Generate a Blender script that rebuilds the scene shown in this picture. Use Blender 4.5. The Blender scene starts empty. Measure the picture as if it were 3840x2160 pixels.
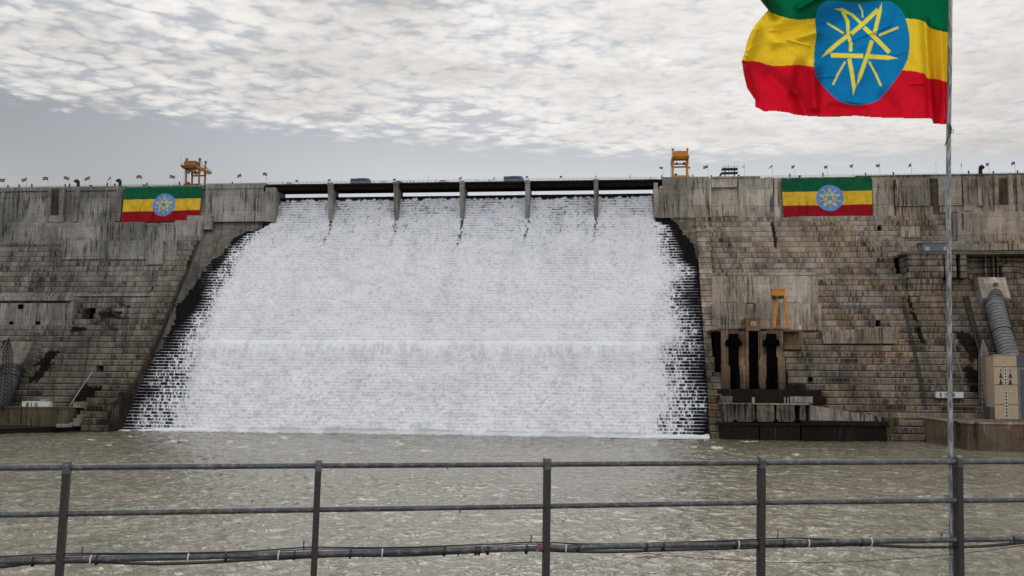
import bpy, bmesh, math, random
import numpy as np
from mathutils import Vector, Matrix
random.seed(7)
PI = math.pi
# ------------------------------------------------------------------ camera
FPX = 3815.0                     # focal length in photo pixels (3840 wide)
YAW, PITCH, ROLL, CAMH = math.radians(6.4), math.atan(330 / FPX), 0.0078, 26.6
CF = np.array([-math.sin(YAW) * math.cos(PITCH), math.cos(YAW) * math.cos(PITCH), math.sin(PITCH)])
_r = np.array([math.cos(YAW), math.sin(YAW), 0.0]); _u = np.cross(_r, CF)
CR = _r * math.cos(ROLL) + _u * math.sin(ROLL); CU = _u * math.cos(ROLL) - _r * math.sin(ROLL)
CC = np.array([0, 0, CAMH])
sc = bpy.context.scene
COL = sc.collection
cam = bpy.data.cameras.new('camera'); camo = bpy.data.objects.new('camera', cam); COL.objects.link(camo)
cam.sensor_width = 36.0; cam.lens = 36.0 * FPX / 3840; cam.clip_start = 0.1; cam.clip_end = 20000
M3 = Matrix(((CR[0], CU[0], -CF[0]), (CR[1], CU[1], -CF[1]), (CR[2], CU[2], -CF[2])))
camo.matrix_world = Matrix.Translation(Vector(CC)) @ M3.to_4x4()
sc.camera = camo
# ------------------------------------------------------------------ node helpers
def nd(nt, typ, **kw):
    n = nt.nodes.new(typ)
    ins = kw.pop('ins', {})
    for k, v in kw.items(): setattr(n, k, v)
    for k, v in ins.items():
        if isinstance(v, bpy.types.NodeSocket): nt.links.new(v, n.inputs[k])
        else: n.inputs[k].default_value = v
    return n
def mth(nt, op, a, b=None, c=None, clamp=False):
    n = nt.nodes.new('ShaderNodeMath'); n.operation = op; n.use_clamp = clamp
    for i, v in enumerate((a, b, c)):
        if v is None: continue
        if isinstance(v, bpy.types.NodeSocket): nt.links.new(v, n.inputs[i])
        else: n.inputs[i].default_value = v
    return n.outputs[0]
def mix(nt, f, a, b, mode='MIX'):
    n = nt.nodes.new('ShaderNodeMix'); n.data_type = 'RGBA'; n.blend_type = mode
    for k, v in ((0, f), (6, a), (7, b)):
        if isinstance(v, bpy.types.NodeSocket): nt.links.new(v, n.inputs[k])
        elif k == 0: n.inputs[0].default_value = v
        else: n.inputs[k].default_value = (*v, 1) if len(v) == 3 else v
    return n.outputs[2]
def ramp(nt, fac, stops, interp='LINEAR'):
    n = nt.nodes.new('ShaderNodeValToRGB'); nt.links.new(fac, n.inputs[0])
    cr = n.color_ramp; cr.interpolation = interp
    while len(cr.elements) < len(stops): cr.elements.new(0.5)
    for e, (p, c) in zip(cr.elements, stops):
        e.position = p; e.color = (c, c, c, 1) if not isinstance(c, tuple) else (*c, 1)
    return n.outputs[0]
def sstep(nt, v, lo, hi, a=0.0, b=1.0):
    n = nt.nodes.new('ShaderNodeMapRange'); n.interpolation_type = 'SMOOTHSTEP'
    nt.links.new(v, n.inputs[0])
    for i, q in enumerate((lo, hi, a, b)): n.inputs[i + 1].default_value = q
    return n.outputs[0]
# ------------------------------------------------------------------ world: sky with a deck of clouds
SUN_EL, SUN_AZ = math.radians(52), math.radians(-8)      # azimuth from +Y (up-valley, behind the dam), to +X
wd = bpy.data.worlds.new('World'); sc.world = wd; wd.use_nodes = True
nt = wd.node_tree; nt.nodes.clear()
wout = nd(nt, 'ShaderNodeOutputWorld'); bg = nd(nt, 'ShaderNodeBackground'); bg.inputs[1].default_value = 0.1
nt.links.new(bg.outputs[0], wout.inputs[0])
sky = nd(nt, 'ShaderNodeTexSky', sky_type='NISHITA', sun_disc=False)
sky.sun_elevation = SUN_EL; sky.sun_rotation = SUN_AZ
sky.dust_density = 2.5; sky.air_density = 1.0
tc = nd(nt, 'ShaderNodeTexCoord'); sx = nd(nt, 'ShaderNodeSeparateXYZ', ins={0: tc.outputs['Generated']})
dz = mth(nt, 'MAXIMUM', sx.outputs[2], 0.03)
px_ = mth(nt, 'DIVIDE', sx.outputs[0], dz); py_ = mth(nt, 'DIVIDE', sx.outputs[1], dz)
P = nd(nt, 'ShaderNodeCombineXYZ', ins={0: px_, 1: py_}).outputs[0]
def wnoise(scale, detail=4, rough=.55, dist=0.0, vec=None, off=0.0):
    mp = nd(nt, 'ShaderNodeMapping', ins={0: vec or P}); mp.inputs['Location'].default_value = (off, off * .7, 0)
    return nd(nt, 'ShaderNodeTexNoise', ins={'Vector': mp.outputs[0], 'Scale': scale, 'Detail': detail, 'Roughness': rough, 'Distortion': dist}).outputs[0]
warpn = nd(nt, 'ShaderNodeTexNoise', ins={'Vector': P, 'Scale': 5.0, 'Detail': 4.0, 'Roughness': .6})
warp = nd(nt, 'ShaderNodeVectorMath', operation='MULTIPLY_ADD', ins={0: warpn.outputs['Color'], 1: (.16, .16, 0), 2: P}).outputs[0]
vor = nd(nt, 'ShaderNodeTexVoronoi', feature='SMOOTH_F1', ins={'Vector': warp, 'Scale': 12.0, 'Smoothness': .3, 'Randomness': 1.0}).outputs[0]
vor2 = nd(nt, 'ShaderNodeTexVoronoi', feature='SMOOTH_F1', ins={'Vector': warp, 'Scale': 27.0, 'Smoothness': .3}).outputs[0]
big = wnoise(1.3, 4, .55, .3, off=3.7)
med = wnoise(6.5, 7, .62, .25)
fine = wnoise(26, 4, .6, .2)
cell = sstep(nt, mth(nt, 'ADD', px_, mth(nt, 'MULTIPLY', big, 2.0)), 1.7, -.6, .12, .80)       # the deck breaks into cells towards the left
puff = mth(nt, 'SUBTRACT', 1.08, mth(nt, 'MULTIPLY', mth(nt, 'SUBTRACT', vor, .30), cell))
puff = mth(nt, 'SUBTRACT', puff, mth(nt, 'MULTIPLY', vor2, 0.30))
puff = mth(nt, 'SUBTRACT', puff, .20)
dens = mth(nt, 'ADD', mth(nt, 'MULTIPLY', puff, .68), mth(nt, 'MULTIPLY', med, .52))
dens = mth(nt, 'ADD', dens, mth(nt, 'MULTIPLY', big, .38))
dens = mth(nt, 'ADD', dens, mth(nt, 'MULTIPLY', fine, .12)); dens = mth(nt, 'ADD', dens, .03)
# far edge of the deck (a curved line seen low over the dam)
edge = mth(nt, 'ADD', mth(nt, 'MULTIPLY', px_, .289), 4.6)
edge = mth(nt, 'SUBTRACT', edge, mth(nt, 'MULTIPLY', mth(nt, 'MULTIPLY', px_, px_), .0986))
ed = mth(nt, 'SUBTRACT', edge, py_)                                   # >0 inside the deck
ed = mth(nt, 'ADD', ed, mth(nt, 'MULTIPLY', mth(nt, 'SUBTRACT', med, .5), 1.1))
ed = mth(nt, 'SUBTRACT', ed, mth(nt, 'MULTIPLY', vor, .25))
inside = sstep(nt, ed, -.22, .26)
solid = sstep(nt, dens, .70, .90)
cover = mth(nt, 'MULTIPLY', inside, mth(nt, 'ADD', mth(nt, 'MULTIPLY', solid, .40), .60))
densn = sstep(nt, dens, .72, 1.20)
shade = ramp(nt, densn, [(.0, (4.7, 4.8, 5.05)), (.25, (5.8, 5.8, 5.85)), (.50, (6.7, 6.54, 6.36)), (1.0, (7.55, 7.33, 7.05))])
# ramp clamps colours fine above 1; brightness varies gently with thick banks
bank = sstep(nt, big, .38, .68, 1.06, .80)
# one thick grey bank high over the middle of the dam
bk_ = nd(nt, 'ShaderNodeVectorMath', operation='DISTANCE', ins={0: P, 1: (-.60, 2.62, 0)}).outputs['Value']
bk_ = mth(nt, 'ADD', bk_, mth(nt, 'MULTIPLY', mth(nt, 'SUBTRACT', med, .5), .45))
bank = mth(nt, 'MULTIPLY', bank, sstep(nt, bk_, .02, .30, .80, 1.0))
cl = nd(nt, 'ShaderNodeVectorMath', operation='SCALE', ins={0: shade, 'Scale': bank}).outputs[0]
# brighter where the sun stands behind the deck
sd = Vector((math.sin(SUN_AZ) * math.cos(SUN_EL), math.cos(SUN_AZ) * math.cos(SUN_EL), math.sin(SUN_EL)))
dotn = nd(nt, 'ShaderNodeVectorMath', operation='DOT_PRODUCT', ins={0: tc.outputs['Generated'], 1: sd}).outputs['Value']
glow = sstep(nt, dotn, .45, 1.0, 1.0, 1.22)
side = mth(nt, 'MULTIPLY', sstep(nt, dotn, .58, .80, .76, 1.04), sstep(nt, dotn, -.1, .50, 2.7, 1.0))  # unseen sky behind the camera brightened to light the dam face
cl = nd(nt, 'ShaderNodeVectorMath', operation='SCALE', ins={0: cl, 'Scale': mth(nt, 'MULTIPLY', glow, side)}).outputs[0]
# hazy clear band: Nishita sky thinned by humid air
haze_h = sstep(nt, sx.outputs[2], .13, .27)
hz = mix(nt, haze_h, (7.3, 7.4, 7.4), (4.2, 4.5, 4.9))
clear = mix(nt, .86, sky.outputs[0], hz)
clear = nd(nt, 'ShaderNodeVectorMath', operation='SCALE', ins={0: clear, 'Scale': sstep(nt, px_, -2.9, -.8, .66, 1.0)}).outputs[0]
wcol = mix(nt, cover, clear, cl)
below = sstep(nt, sx.outputs[2], -.02, .0)
wcol = mix(nt, below, (1.2, 1.15, 1.0), wcol)
nt.links.new(wcol, bg.inputs[0])
# ------------------------------------------------------------------ sun
sl = bpy.data.lights.new('sun', 'SUN'); sl.energy = 1.5; sl.angle = math.radians(32); sl.color = (1, .96, .9)
so = bpy.data.objects.new('sun', sl); COL.objects.link(so)
so.rotation_euler = sd.to_track_quat('Z', 'Y').to_euler()
sc.view_settings.view_transform = 'Standard'; sc.view_settings.look = 'None'
sc.view_settings.exposure = 0.0; sc.view_settings.gamma = 1.0

# ------------------------------------------------------------------ geometry helpers
def ray(px, py): return CF + CR * ((px - 1920) / FPX) - CU * ((py - 1080) / FPX)
def atY(px, py, Y):
    d = ray(px, py); return CC + d * ((Y - CC[1]) / d[1])
def atX(px, py, X):
    d = ray(px, py); return CC + d * ((X - CC[0]) / d[0])
def atZ(px, py, Z):
    d = ray(px, py); return CC + d * ((Z - CC[2]) / d[2])
def atD(px, py, D): return CC + ray(px, py) * D
CREST, WALLB, WEIR = 132.4, 111.5, 124.7
def prof(z):                       # downstream face of the dam: Y at height z
    return 455 + .78 * z if z < WALLB else 542 + (z - WALLB) * .08
def onface(px, py, o=0.0):
    d = ray(px, py); lo, hi = 50.0, 900.0
    for _ in range(50):
        m = (lo + hi) / 2; Q = CC + d * m / d[1]
        if Q[1] < prof(Q[2]) - o: lo = m
        else: hi = m
    return Q
class MB:
    def __init__(s): s.v = []; s.f = []; s.mi = []; s.cur = 0
    def _add(s, vs, fs):
        b = len(s.v); s.v += [tuple(map(float, q)) for q in vs]; s.f += [tuple(b + i for i in f) for f in fs]; s.mi += [s.cur] * len(fs); return s
    def box(s, x0, x1, y0, y1, z0, z1):
        return s._add([(x0, y0, z0), (x1, y0, z0), (x1, y1, z0), (x0, y1, z0), (x0, y0, z1), (x1, y0, z1), (x1, y1, z1), (x0, y1, z1)],
                      [(0, 3, 2, 1), (4, 5, 6, 7), (0, 1, 5, 4), (1, 2, 6, 5), (2, 3, 7, 6), (3, 0, 4, 7)])
    def cbox(s, x0, x1, y0, y1, z0, z1, c=.22):      # block with a chamfered top front lip
        return s._add([(x0, y0, z0), (x1, y0, z0), (x1, y0, z1 - c), (x0, y0, z1 - c), (x0, y0 + c, z1), (x1, y0 + c, z1),
                       (x0, y1, z0), (x1, y1, z0), (x1, y1, z1), (x0, y1, z1)],
                      [(0, 1, 2, 3), (3, 2, 5, 4), (4, 5, 8, 9), (6, 9, 8, 7), (0, 3, 4, 9, 6), (1, 7, 8, 5, 2), (0, 6, 7, 1)])
    def xprism(s, poly, x0, x1):                      # poly in (y, z), extruded along x
        n = len(poly)
        vs = [(x0, y, z) for y, z in poly] + [(x1, y, z) for y, z in poly]
        return s._add(vs, [tuple(range(n))[::-1], tuple(range(n, 2 * n))] + [(i, (i + 1) % n, n + (i + 1) % n, n + i) for i in range(n)])
    def quad(s, a, b, c, d): return s._add([a, b, c, d], [(0, 1, 2, 3)])
    def hexa(s, A, B):                                # two quads joined
        return s._add(list(A) + list(B), [(3, 2, 1, 0), (4, 5, 6, 7)] + [(i, (i + 1) % 4, 4 + (i + 1) % 4, 4 + i) for i in range(4)])
    def bar(s, a, b, w, h=None, up=(0, 0, 1)):        # square bar between two points
        h = h or w; a = Vector(a); b = Vector(b); d = (b - a).normalized(); u = Vector(up)
        if abs(d.dot(u)) > .98: u = Vector((0, 1, 0))
        r = d.cross(u).normalized(); u = r.cross(d)
        q = lambda p: [p + r * (w / 2) * i + u * (h / 2) * j for i, j in ((-1, -1), (1, -1), (1, 1), (-1, 1))]
        return s._add(q(a) + q(b), [(3, 2, 1, 0), (4, 5, 6, 7)] + [(i, (i + 1) % 4, 4 + (i + 1) % 4, 4 + i) for i in range(4)])
    def tube(s, pts, r, n=8, cap=True):
        pts = [Vector(p) for p in pts]; rs = r if isinstance(r, (list, tuple)) else [r] * len(pts)
        rings = []; ref = None
        for i, p in enumerate(pts):
            d = (pts[min(i + 1, len(pts) - 1)] - pts[max(i - 1, 0)]).normalized()
            if ref is None: ref = Vector((0, 0, 1)) if abs(d.z) < .9 else Vector((1, 0, 0))
            a = d.cross(ref).normalized(); b = a.cross(d).normalized(); ref = b
            rings += [p + (a * math.cos(t) + b * math.sin(t)) * rs[i] for t in (2 * PI * k / n for k in range(n))]
        fs = [(i * n + k, i * n + (k + 1) % n, (i + 1) * n + (k + 1) % n, (i + 1) * n + k) for i in range(len(pts) - 1) for k in range(n)]
        if cap: fs += [tuple(range(n))[::-1], tuple(range((len(pts) - 1) * n, len(pts) * n))]
        return s._add(rings, fs)
    def build(s, name, mat, parent=None, smooth=False):
        me = bpy.data.meshes.new(name); me.from_pydata(s.v, [], s.f)
        for m in (mat if isinstance(mat, (list, tuple)) else [mat]): me.materials.append(m)
        if s.cur or any(s.mi): me.polygons.foreach_set('material_index', s.mi)
        if smooth: me.polygons.foreach_set('use_smooth', [True] * len(me.polygons))
        me.update(); o = bpy.data.objects.new(name, me); COL.objects.link(o)
        if parent is not None:
            o.parent = parent; o.matrix_parent_inverse = Matrix.Identity(4)
            if parent.get('_off'): o.location = -Vector(parent['_off'])
        return o
def tag(o, label=None, cat=None, group=None, kind=None):
    if label: o['label'] = label
    if cat: o['category'] = cat
    if group: o['group'] = group
    if kind: o['kind'] = kind
    return o
def thing(name, label, cat, loc=(0, 0, 0), group=None):
    """Empty at the thing's base; parts are given in world coordinates."""
    o = bpy.data.objects.new(name, None); COL.objects.link(o); o.location = Vector([float(q) for q in loc])
    o.empty_display_size = .5; tag(o, label, cat, group); o['_off'] = [float(q) for q in loc]
    return o
def part(name, mb, mat, root, smooth=False, label=None):
    o = mb.build(name, mat, None, smooth); o.parent = root
    w = Vector((0, 0, 0)); r = root
    while r is not None: w += r.location; r = r.parent
    o.location = -w
    if label: o['label'] = label
    return o
def grid_mesh(name, V, nu, nv, mat, keep=None, smooth=True, attrs=None, parent=None):
    idx = np.arange(nu * nv).reshape(nv, nu)
    q = np.stack([idx[:-1, :-1], idx[:-1, 1:], idx[1:, 1:], idx[1:, :-1]], -1).reshape(-1, 4)
    if keep is not None: q = q[keep.reshape(-1)]
    used = np.unique(q); remap = -np.ones(nu * nv, int); remap[used] = np.arange(len(used)); q = remap[q]; Vv = V.reshape(-1, 3)[used]
    me = bpy.data.meshes.new(name); me.vertices.add(len(Vv)); me.vertices.foreach_set('co', Vv.astype(np.float32).ravel())
    me.loops.add(q.size); me.loops.foreach_set('vertex_index', q.astype(np.int32).ravel())
    me.polygons.add(len(q)); me.polygons.foreach_set('loop_start', (np.arange(len(q)) * 4).astype(np.int32))
    me.polygons.foreach_set('loop_total', np.full(len(q), 4, np.int32))
    me.polygons.foreach_set('use_smooth', np.full(len(q), smooth))
    me.materials.append(mat)
    for k, a in (attrs or {}).items():
        a = a.reshape(nu * nv, -1)[used]
        if a.shape[1] == 1:
            at = me.attributes.new(k, 'FLOAT', 'POINT'); at.data.foreach_set('value', a.astype(np.float32).ravel())
        else:
            at = me.attributes.new(k, 'FLOAT_COLOR', 'POINT'); at.data.foreach_set('color', np.c_[a, np.ones(len(a))].astype(np.float32).ravel())
    me.update(); me.validate(); o = bpy.data.objects.new(name, me); COL.objects.link(o)
    if parent: o.parent = parent
    return o
_rng = np.random.RandomState(3)
_lat = [_rng.rand(256, 256) for _ in range(8)]
def vn(x, y, s=0):                # value noise in 0..1
    L = _lat[s % 8]; xi = np.floor(x).astype(int); yi = np.floor(y).astype(int); fx = x - xi; fy = y - yi
    fx = fx * fx * (3 - 2 * fx); fy = fy * fy * (3 - 2 * fy)
    g = lambda i, j: L[(xi + i + 31 * s) % 256, (yi + j + 17 * s) % 256]
    return (g(0, 0) * (1 - fx) + g(1, 0) * fx) * (1 - fy) + (g(0, 1) * (1 - fx) + g(1, 1) * fx) * fy
def fbm(x, y, o=4, s=0, g=.5):
    t = 0; a = 1; n = 0
    for k in range(o): t = t + a * vn(x * 2 ** k + 13.7 * k, y * 2 ** k + 7.1 * k, s + k); n += a; a *= g
    return t / n

# ------------------------------------------------------------------ materials
def mat(name, col, rough=.6, metal=0.0, spec=.5, noise=0.0, nscale=1.0, bump=0.0, vary=None):
    m = bpy.data.materials.new(name); m.use_nodes = True; nt = m.node_tree; b = nt.nodes['Principled BSDF']
    b.inputs['Roughness'].default_value = rough; b.inputs['Metallic'].default_value = metal
    b.inputs['Specular IOR Level'].default_value = spec
    g = nd(nt, 'ShaderNodeNewGeometry')
    n = nd(nt, 'ShaderNodeTexNoise', ins={'Vector': g.outputs['Position'], 'Scale': nscale, 'Detail': 5.0, 'Roughness': .65})
    v = sstep(nt, n.outputs[0], .3, .7)
    c2 = vary or tuple(q * (1 - noise) for q in col)
    nt.links.new(mix(nt, v, c2, col), b.inputs['Base Color'])
    if bump:
        bp = nd(nt, 'ShaderNodeBump', ins={'Strength': bump, 'Height': n.outputs[0]}); nt.links.new(bp.outputs[0], b.inputs['Normal'])
    return m
def concrete(name, base=(.27, .25, .225), warm=.5, dark=.5, wet=0.0, panel=(8.0, 3.0), wetz=None, streak=1.0, gain=1.0, course=0.0, pc=.14, stains=()):
    """weathered formwork concrete in world coordinates (x along the dam, z up)"""
    m = bpy.data.materials.new(name); m.use_nodes = True; nt = m.node_tree; b = nt.nodes['Principled BSDF']
    b.inputs['Roughness'].default_value = .9; b.inputs['Specular IOR Level'].default_value = .08
    g = nd(nt, 'ShaderNodeNewGeometry'); s = nd(nt, 'ShaderNodeSeparateXYZ', ins={0: g.outputs['Position']})
    x = mth(nt, 'ADD', s.outputs[0], mth(nt, 'MULTIPLY', s.outputs[1], .31)); z = s.outputs[2]
    def nz(sx_, sz_, sc_=1.0, det=4.0, rough=.6, off=0.0, dist=0.0):
        v = nd(nt, 'ShaderNodeCombineXYZ', ins={0: mth(nt, 'MULTIPLY', x, sx_), 1: mth(nt, 'MULTIPLY', z, sz_), 2: off})
        return nd(nt, 'ShaderNodeTexNoise', ins={'Vector': v.outputs[0], 'Scale': sc_, 'Detail': det, 'Roughness': rough, 'Distortion': dist}).outputs[0]
    vz = nd(nt, 'ShaderNodeCombineXYZ', ins={0: mth(nt, 'ADD', x, 500.0), 1: mth(nt, 'ADD', z, .02)})
    br = nd(nt, 'ShaderNodeTexBrick', offset=.37, squash=.6, squash_frequency=3,
            ins={'Vector': vz.outputs[0], 'Color1': (0, 0, 0, 1), 'Color2': (1, 1, 1, 1), 'Mortar': (.5, .5, .5, 1), 'Scale': 1.0,
                 'Mortar Size': .07, 'Mortar Smooth': .3, 'Bias': 0.0, 'Brick Width': panel[0], 'Row Height': panel[1]})
    pan = br.outputs[0]; mort = br.outputs[1]
    col = mix(nt, sstep(nt, pan, 0, 1), tuple(q * (1 - pc) for q in base), tuple(min(1, q * (1 + pc)) for q in base))
    # warm iron-brown and greenish-grey drifts
    w1 = sstep(nt, nz(.035, .05, off=3), .38, .62)
    warmc = (base[0] * 1.18, base[1] * .93, base[2] * .72); coolc = (base[0] * .90, base[1] * .93, base[2] * .95)
    wf = mth(nt, 'MULTIPLY', sstep(nt, s.outputs[0], -120, 120), warm)
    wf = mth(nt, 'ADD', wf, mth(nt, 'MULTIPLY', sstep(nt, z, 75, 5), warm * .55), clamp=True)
    wf = mth(nt, 'MULTIPLY', wf, mth(nt, 'ADD', mth(nt, 'MULTIPLY', w1, .7), .45), clamp=True)
    tint = mix(nt, wf, coolc, warmc)
    col = mix(nt, .72, col, tint, 'MIX') if False else mix(nt, 1.0, col, mix(nt, 1.0, tint, tuple(1 / q for q in base), 'MULTIPLY'), 'MULTIPLY')
    rust = mth(nt, 'MULTIPLY', sstep(nt, nz(.11, .035, off=9), .60, .72), warm * .55)
    col = mix(nt, rust, col, (.20, .105, .045))
    moss = mth(nt, 'MULTIPLY', sstep(nt, nz(.13, .04, off=21), .58, .70), .35)
    col = mix(nt, moss, col, (.13, .14, .085))
    # vertical run-off streaks, several widths, with ragged ends
    st1 = sstep(nt, nz(.9, .045, off=1, det=5.0, rough=.7), .50, .60)
    st2 = sstep(nt, nz(2.0, .10, off=2, det=3.0), .52, .62)
    gate = sstep(nt, nz(.07, .05, off=4), .42, .56, .12, 1.0)
    sk = mth(nt, 'MULTIPLY', mth(nt, 'MAXIMUM', mth(nt, 'MULTIPLY', st1, .9), mth(nt, 'MULTIPLY', st2, .6)), gate)
    col = mix(nt, mth(nt, 'MULTIPLY', sk, .92 * streak, clamp=True), col, (.026, .022, .019))
    # pale lime leaks
    lime = mth(nt, 'MULTIPLY', sstep(nt, nz(1.1, .05, off=6, det=3.0), .56, .66), sstep(nt, nz(.05, .06, off=7), .5, .65))
    col = mix(nt, mth(nt, 'MULTIPLY', lime, .6), col, (.50, .47, .43))
    # board marks and lift joints
    bd = sstep(nt, nz(.10, 3.4, off=5, det=4.0, rough=.7), .50, .70)
    col = mix(nt, mth(nt, 'MULTIPLY', bd, .42), col, (.05, .045, .04))
    vt = sstep(nt, nz(3.0, .25, off=11, det=3.0, rough=.7), .45, .7)
    col = mix(nt, mth(nt, 'MULTIPLY', vt, .34), col, (.035, .030, .027))
    jg = sstep(nt, nz(.2, .5, off=8), .42, .6)
    col = mix(nt, mth(nt, 'MULTIPLY', mth(nt, 'MULTIPLY', mort, jg), .14 if course else .8), col, (.03, .027, .024))
    # on each lift: dark run-off drips from its lip, and a dark line along its foot
    if course:
        zc = mth(nt, 'DIVIDE', mth(nt, 'ADD', z, .03), course); fl_ = mth(nt, 'FLOOR', zc); fr_ = mth(nt, 'SUBTRACT', zc, fl_)
        v = nd(nt, 'ShaderNodeCombineXYZ', ins={0: mth(nt, 'MULTIPLY', x, .62), 1: mth(nt, 'MULTIPLY', fl_, 7.31), 2: mth(nt, 'MULTIPLY', z, .15)})
        dn = nd(nt, 'ShaderNodeTexNoise', ins={'Vector': v.outputs[0], 'Scale': 1.0, 'Detail': 5.0, 'Roughness': .75}).outputs[0]
        v = nd(nt, 'ShaderNodeCombineXYZ', ins={0: mth(nt, 'MULTIPLY', x, .09), 1: mth(nt, 'MULTIPLY', fl_, 3.17), 2: 4.0})
        ln = nd(nt, 'ShaderNodeTexNoise', ins={'Vector': v.outputs[0], 'Scale': 1.0, 'Detail': 3.0, 'Roughness': .6}).outputs[0]
        drip = mth(nt, 'MULTIPLY', sstep(nt, dn, .47, .60), sstep(nt, mth(nt, 'ADD', fr_, mth(nt, 'MULTIPLY', mth(nt, 'SUBTRACT', dn, .5), 2.5)), -.1, .7, .35, 1.0))
        drip = mth(nt, 'MULTIPLY', drip, sstep(nt, ln, .36, .56, .25, 1.0))
        rg = nd(nt, 'ShaderNodeTexNoise', ins={'Vector': g.outputs['Position'], 'Scale': .028, 'Detail': 3.0}).outputs[0]
        drip = mth(nt, 'MULTIPLY', drip, sstep(nt, rg, .38, .60, .30, 1.0))
        col = mix(nt, mth(nt, 'MULTIPLY', drip, .92), col, (.020, .017, .015))
        # whole blocks gone black or bleached pale
        vb = nd(nt, 'ShaderNodeCombineXYZ', ins={0: mth(nt, 'FLOOR', mth(nt, 'MULTIPLY', mth(nt, 'ADD', x, mth(nt, 'MULTIPLY', fl_, 2.7)), .13)), 1: fl_, 2: 2.0})
        wb = nd(nt, 'ShaderNodeTexWhiteNoise', ins={'Vector': vb.outputs[0]}).outputs[0]
        lowz = sstep(nt, z, 95, 15, .35, 1.0)
        bk = mth(nt, 'MULTIPLY', mth(nt, 'MULTIPLY', sstep(nt, wb, .80, .95), sstep(nt, rg, .45, .60)), lowz)
        col = mix(nt, mth(nt, 'MULTIPLY', bk, .75), col, (.018, .016, .015))
        col = mix(nt, mth(nt, 'MULTIPLY', sstep(nt, wb, .16, .0), .22), col, (.46, .43, .385))
        col = mix(nt, mth(nt, 'MULTIPLY', sstep(nt, ln, .52, .66), .38), col, (.40, .375, .34))
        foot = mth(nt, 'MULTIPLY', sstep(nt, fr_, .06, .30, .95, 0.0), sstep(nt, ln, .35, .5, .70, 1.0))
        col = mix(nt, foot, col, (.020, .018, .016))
        lipc = mth(nt, 'MULTIPLY', sstep(nt, fr_, .90, .96), sstep(nt, ln, .3, .6, .15, .8))  # pale lip: skylight caught by the ledge edges painted on
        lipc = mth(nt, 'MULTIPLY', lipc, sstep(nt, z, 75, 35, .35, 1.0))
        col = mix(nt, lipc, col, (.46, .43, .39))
    # big soot-dark blotches
    dk = mth(nt, 'MULTIPLY', sstep(nt, nz(.09, .03, off=12, det=7.0, rough=.7), .52, .62), dark * .7)
    dk2 = mth(nt, 'MULTIPLY', sstep(nt, nz(.16, .22, off=15, det=5.0), .60, .70), dark)
    col = mix(nt, mth(nt, 'MAXIMUM', dk, dk2), col, mix(nt, .8, col, (.03, .027, .024)))
    for (sx0, sz0, srx, srz, sk0) in stains:      # leaks of its own shape: (x, z, half width, half height, skew)
        zz_ = mth(nt, 'SUBTRACT', z, sz0); xx_ = mth(nt, 'SUBTRACT', mth(nt, 'SUBTRACT', s.outputs[0], sx0), mth(nt, 'MULTIPLY', zz_, sk0))
        dd = mth(nt, 'MAXIMUM', mth(nt, 'DIVIDE', mth(nt, 'ABSOLUTE', xx_), srx), mth(nt, 'DIVIDE', mth(nt, 'ABSOLUTE', zz_), srz))
        dd = mth(nt, 'ADD', dd, mth(nt, 'MULTIPLY', mth(nt, 'SUBTRACT', nz(.35, .12, off=sx0, det=5.0, rough=.7), .5), 2.2))
        col = mix(nt, sstep(nt, dd, 1.05, .75, 0, .93), col, (.010, .009, .008))
    # broad tonal drifts, darker towards the damp foot of the dam
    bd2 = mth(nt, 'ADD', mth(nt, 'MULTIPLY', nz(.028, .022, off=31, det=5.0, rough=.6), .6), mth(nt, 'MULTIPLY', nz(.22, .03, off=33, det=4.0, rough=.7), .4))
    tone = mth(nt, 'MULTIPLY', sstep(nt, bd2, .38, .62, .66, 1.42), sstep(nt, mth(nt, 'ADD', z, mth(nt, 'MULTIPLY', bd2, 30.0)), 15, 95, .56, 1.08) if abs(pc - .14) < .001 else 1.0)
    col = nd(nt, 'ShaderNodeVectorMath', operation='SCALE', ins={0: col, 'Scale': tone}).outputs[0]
    if wet:
        wv = wet if wetz is None else mth(nt, 'MULTIPLY', sstep(nt, mth(nt, 'ADD', z, mth(nt, 'MULTIPLY', nz(.1, .1, off=17), 14.0)), wetz + 14, wetz), wet)
        col = mix(nt, wv, col, mix(nt, .85, col, (.012, .010, .009)))
    gx_ = mth(nt, 'MULTIPLY', sstep(nt, s.outputs[0], -300, -100, .82, 1.0), mth(nt, 'MULTIPLY', sstep(nt, s.outputs[0], -20, 40, 1.0, 1.15), sstep(nt, s.outputs[0], 90, 165, 1.0, .72)))   # edge vignetting put into the concrete colour: dimmer towards both dam ends
    col = nd(nt, 'ShaderNodeVectorMath', operation='SCALE', ins={0: col, 'Scale': mth(nt, 'MULTIPLY', gx_, gain * .93)}).outputs[0]
    nt.links.new(col, b.inputs['Base Color'])
    hb = mth(nt, 'ADD', mth(nt, 'MULTIPLY', pan, .25), mth(nt, 'SUBTRACT', mth(nt, 'MULTIPLY', bd, -.12), mth(nt, 'MULTIPLY', mort, .4)))
    bp = nd(nt, 'ShaderNodeBump', ins={'Strength': .7, 'Distance': .5, 'Height': hb}); nt.links.new(bp.outputs[0], b.inputs['Normal'])
    return m
def stain(px, py, wpx, hpx, skew=0.0):
    p = onface(px, py); k = p[1] / FPX; return (float(p[0]), float(p[2]), wpx * k, hpx * k, skew)
STL = [stain(178, 1345, 26, 30, .5), stain(150, 1400, 22, 45, .5), stain(330, 1480, 55, 40, .3), stain(285, 1530, 60, 14), stain(420, 1180, 45, 16), stain(300, 1235, 40, 10), stain(60, 1290, 60, 16), stain(640, 1020, 6, 90, .6)]
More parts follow.
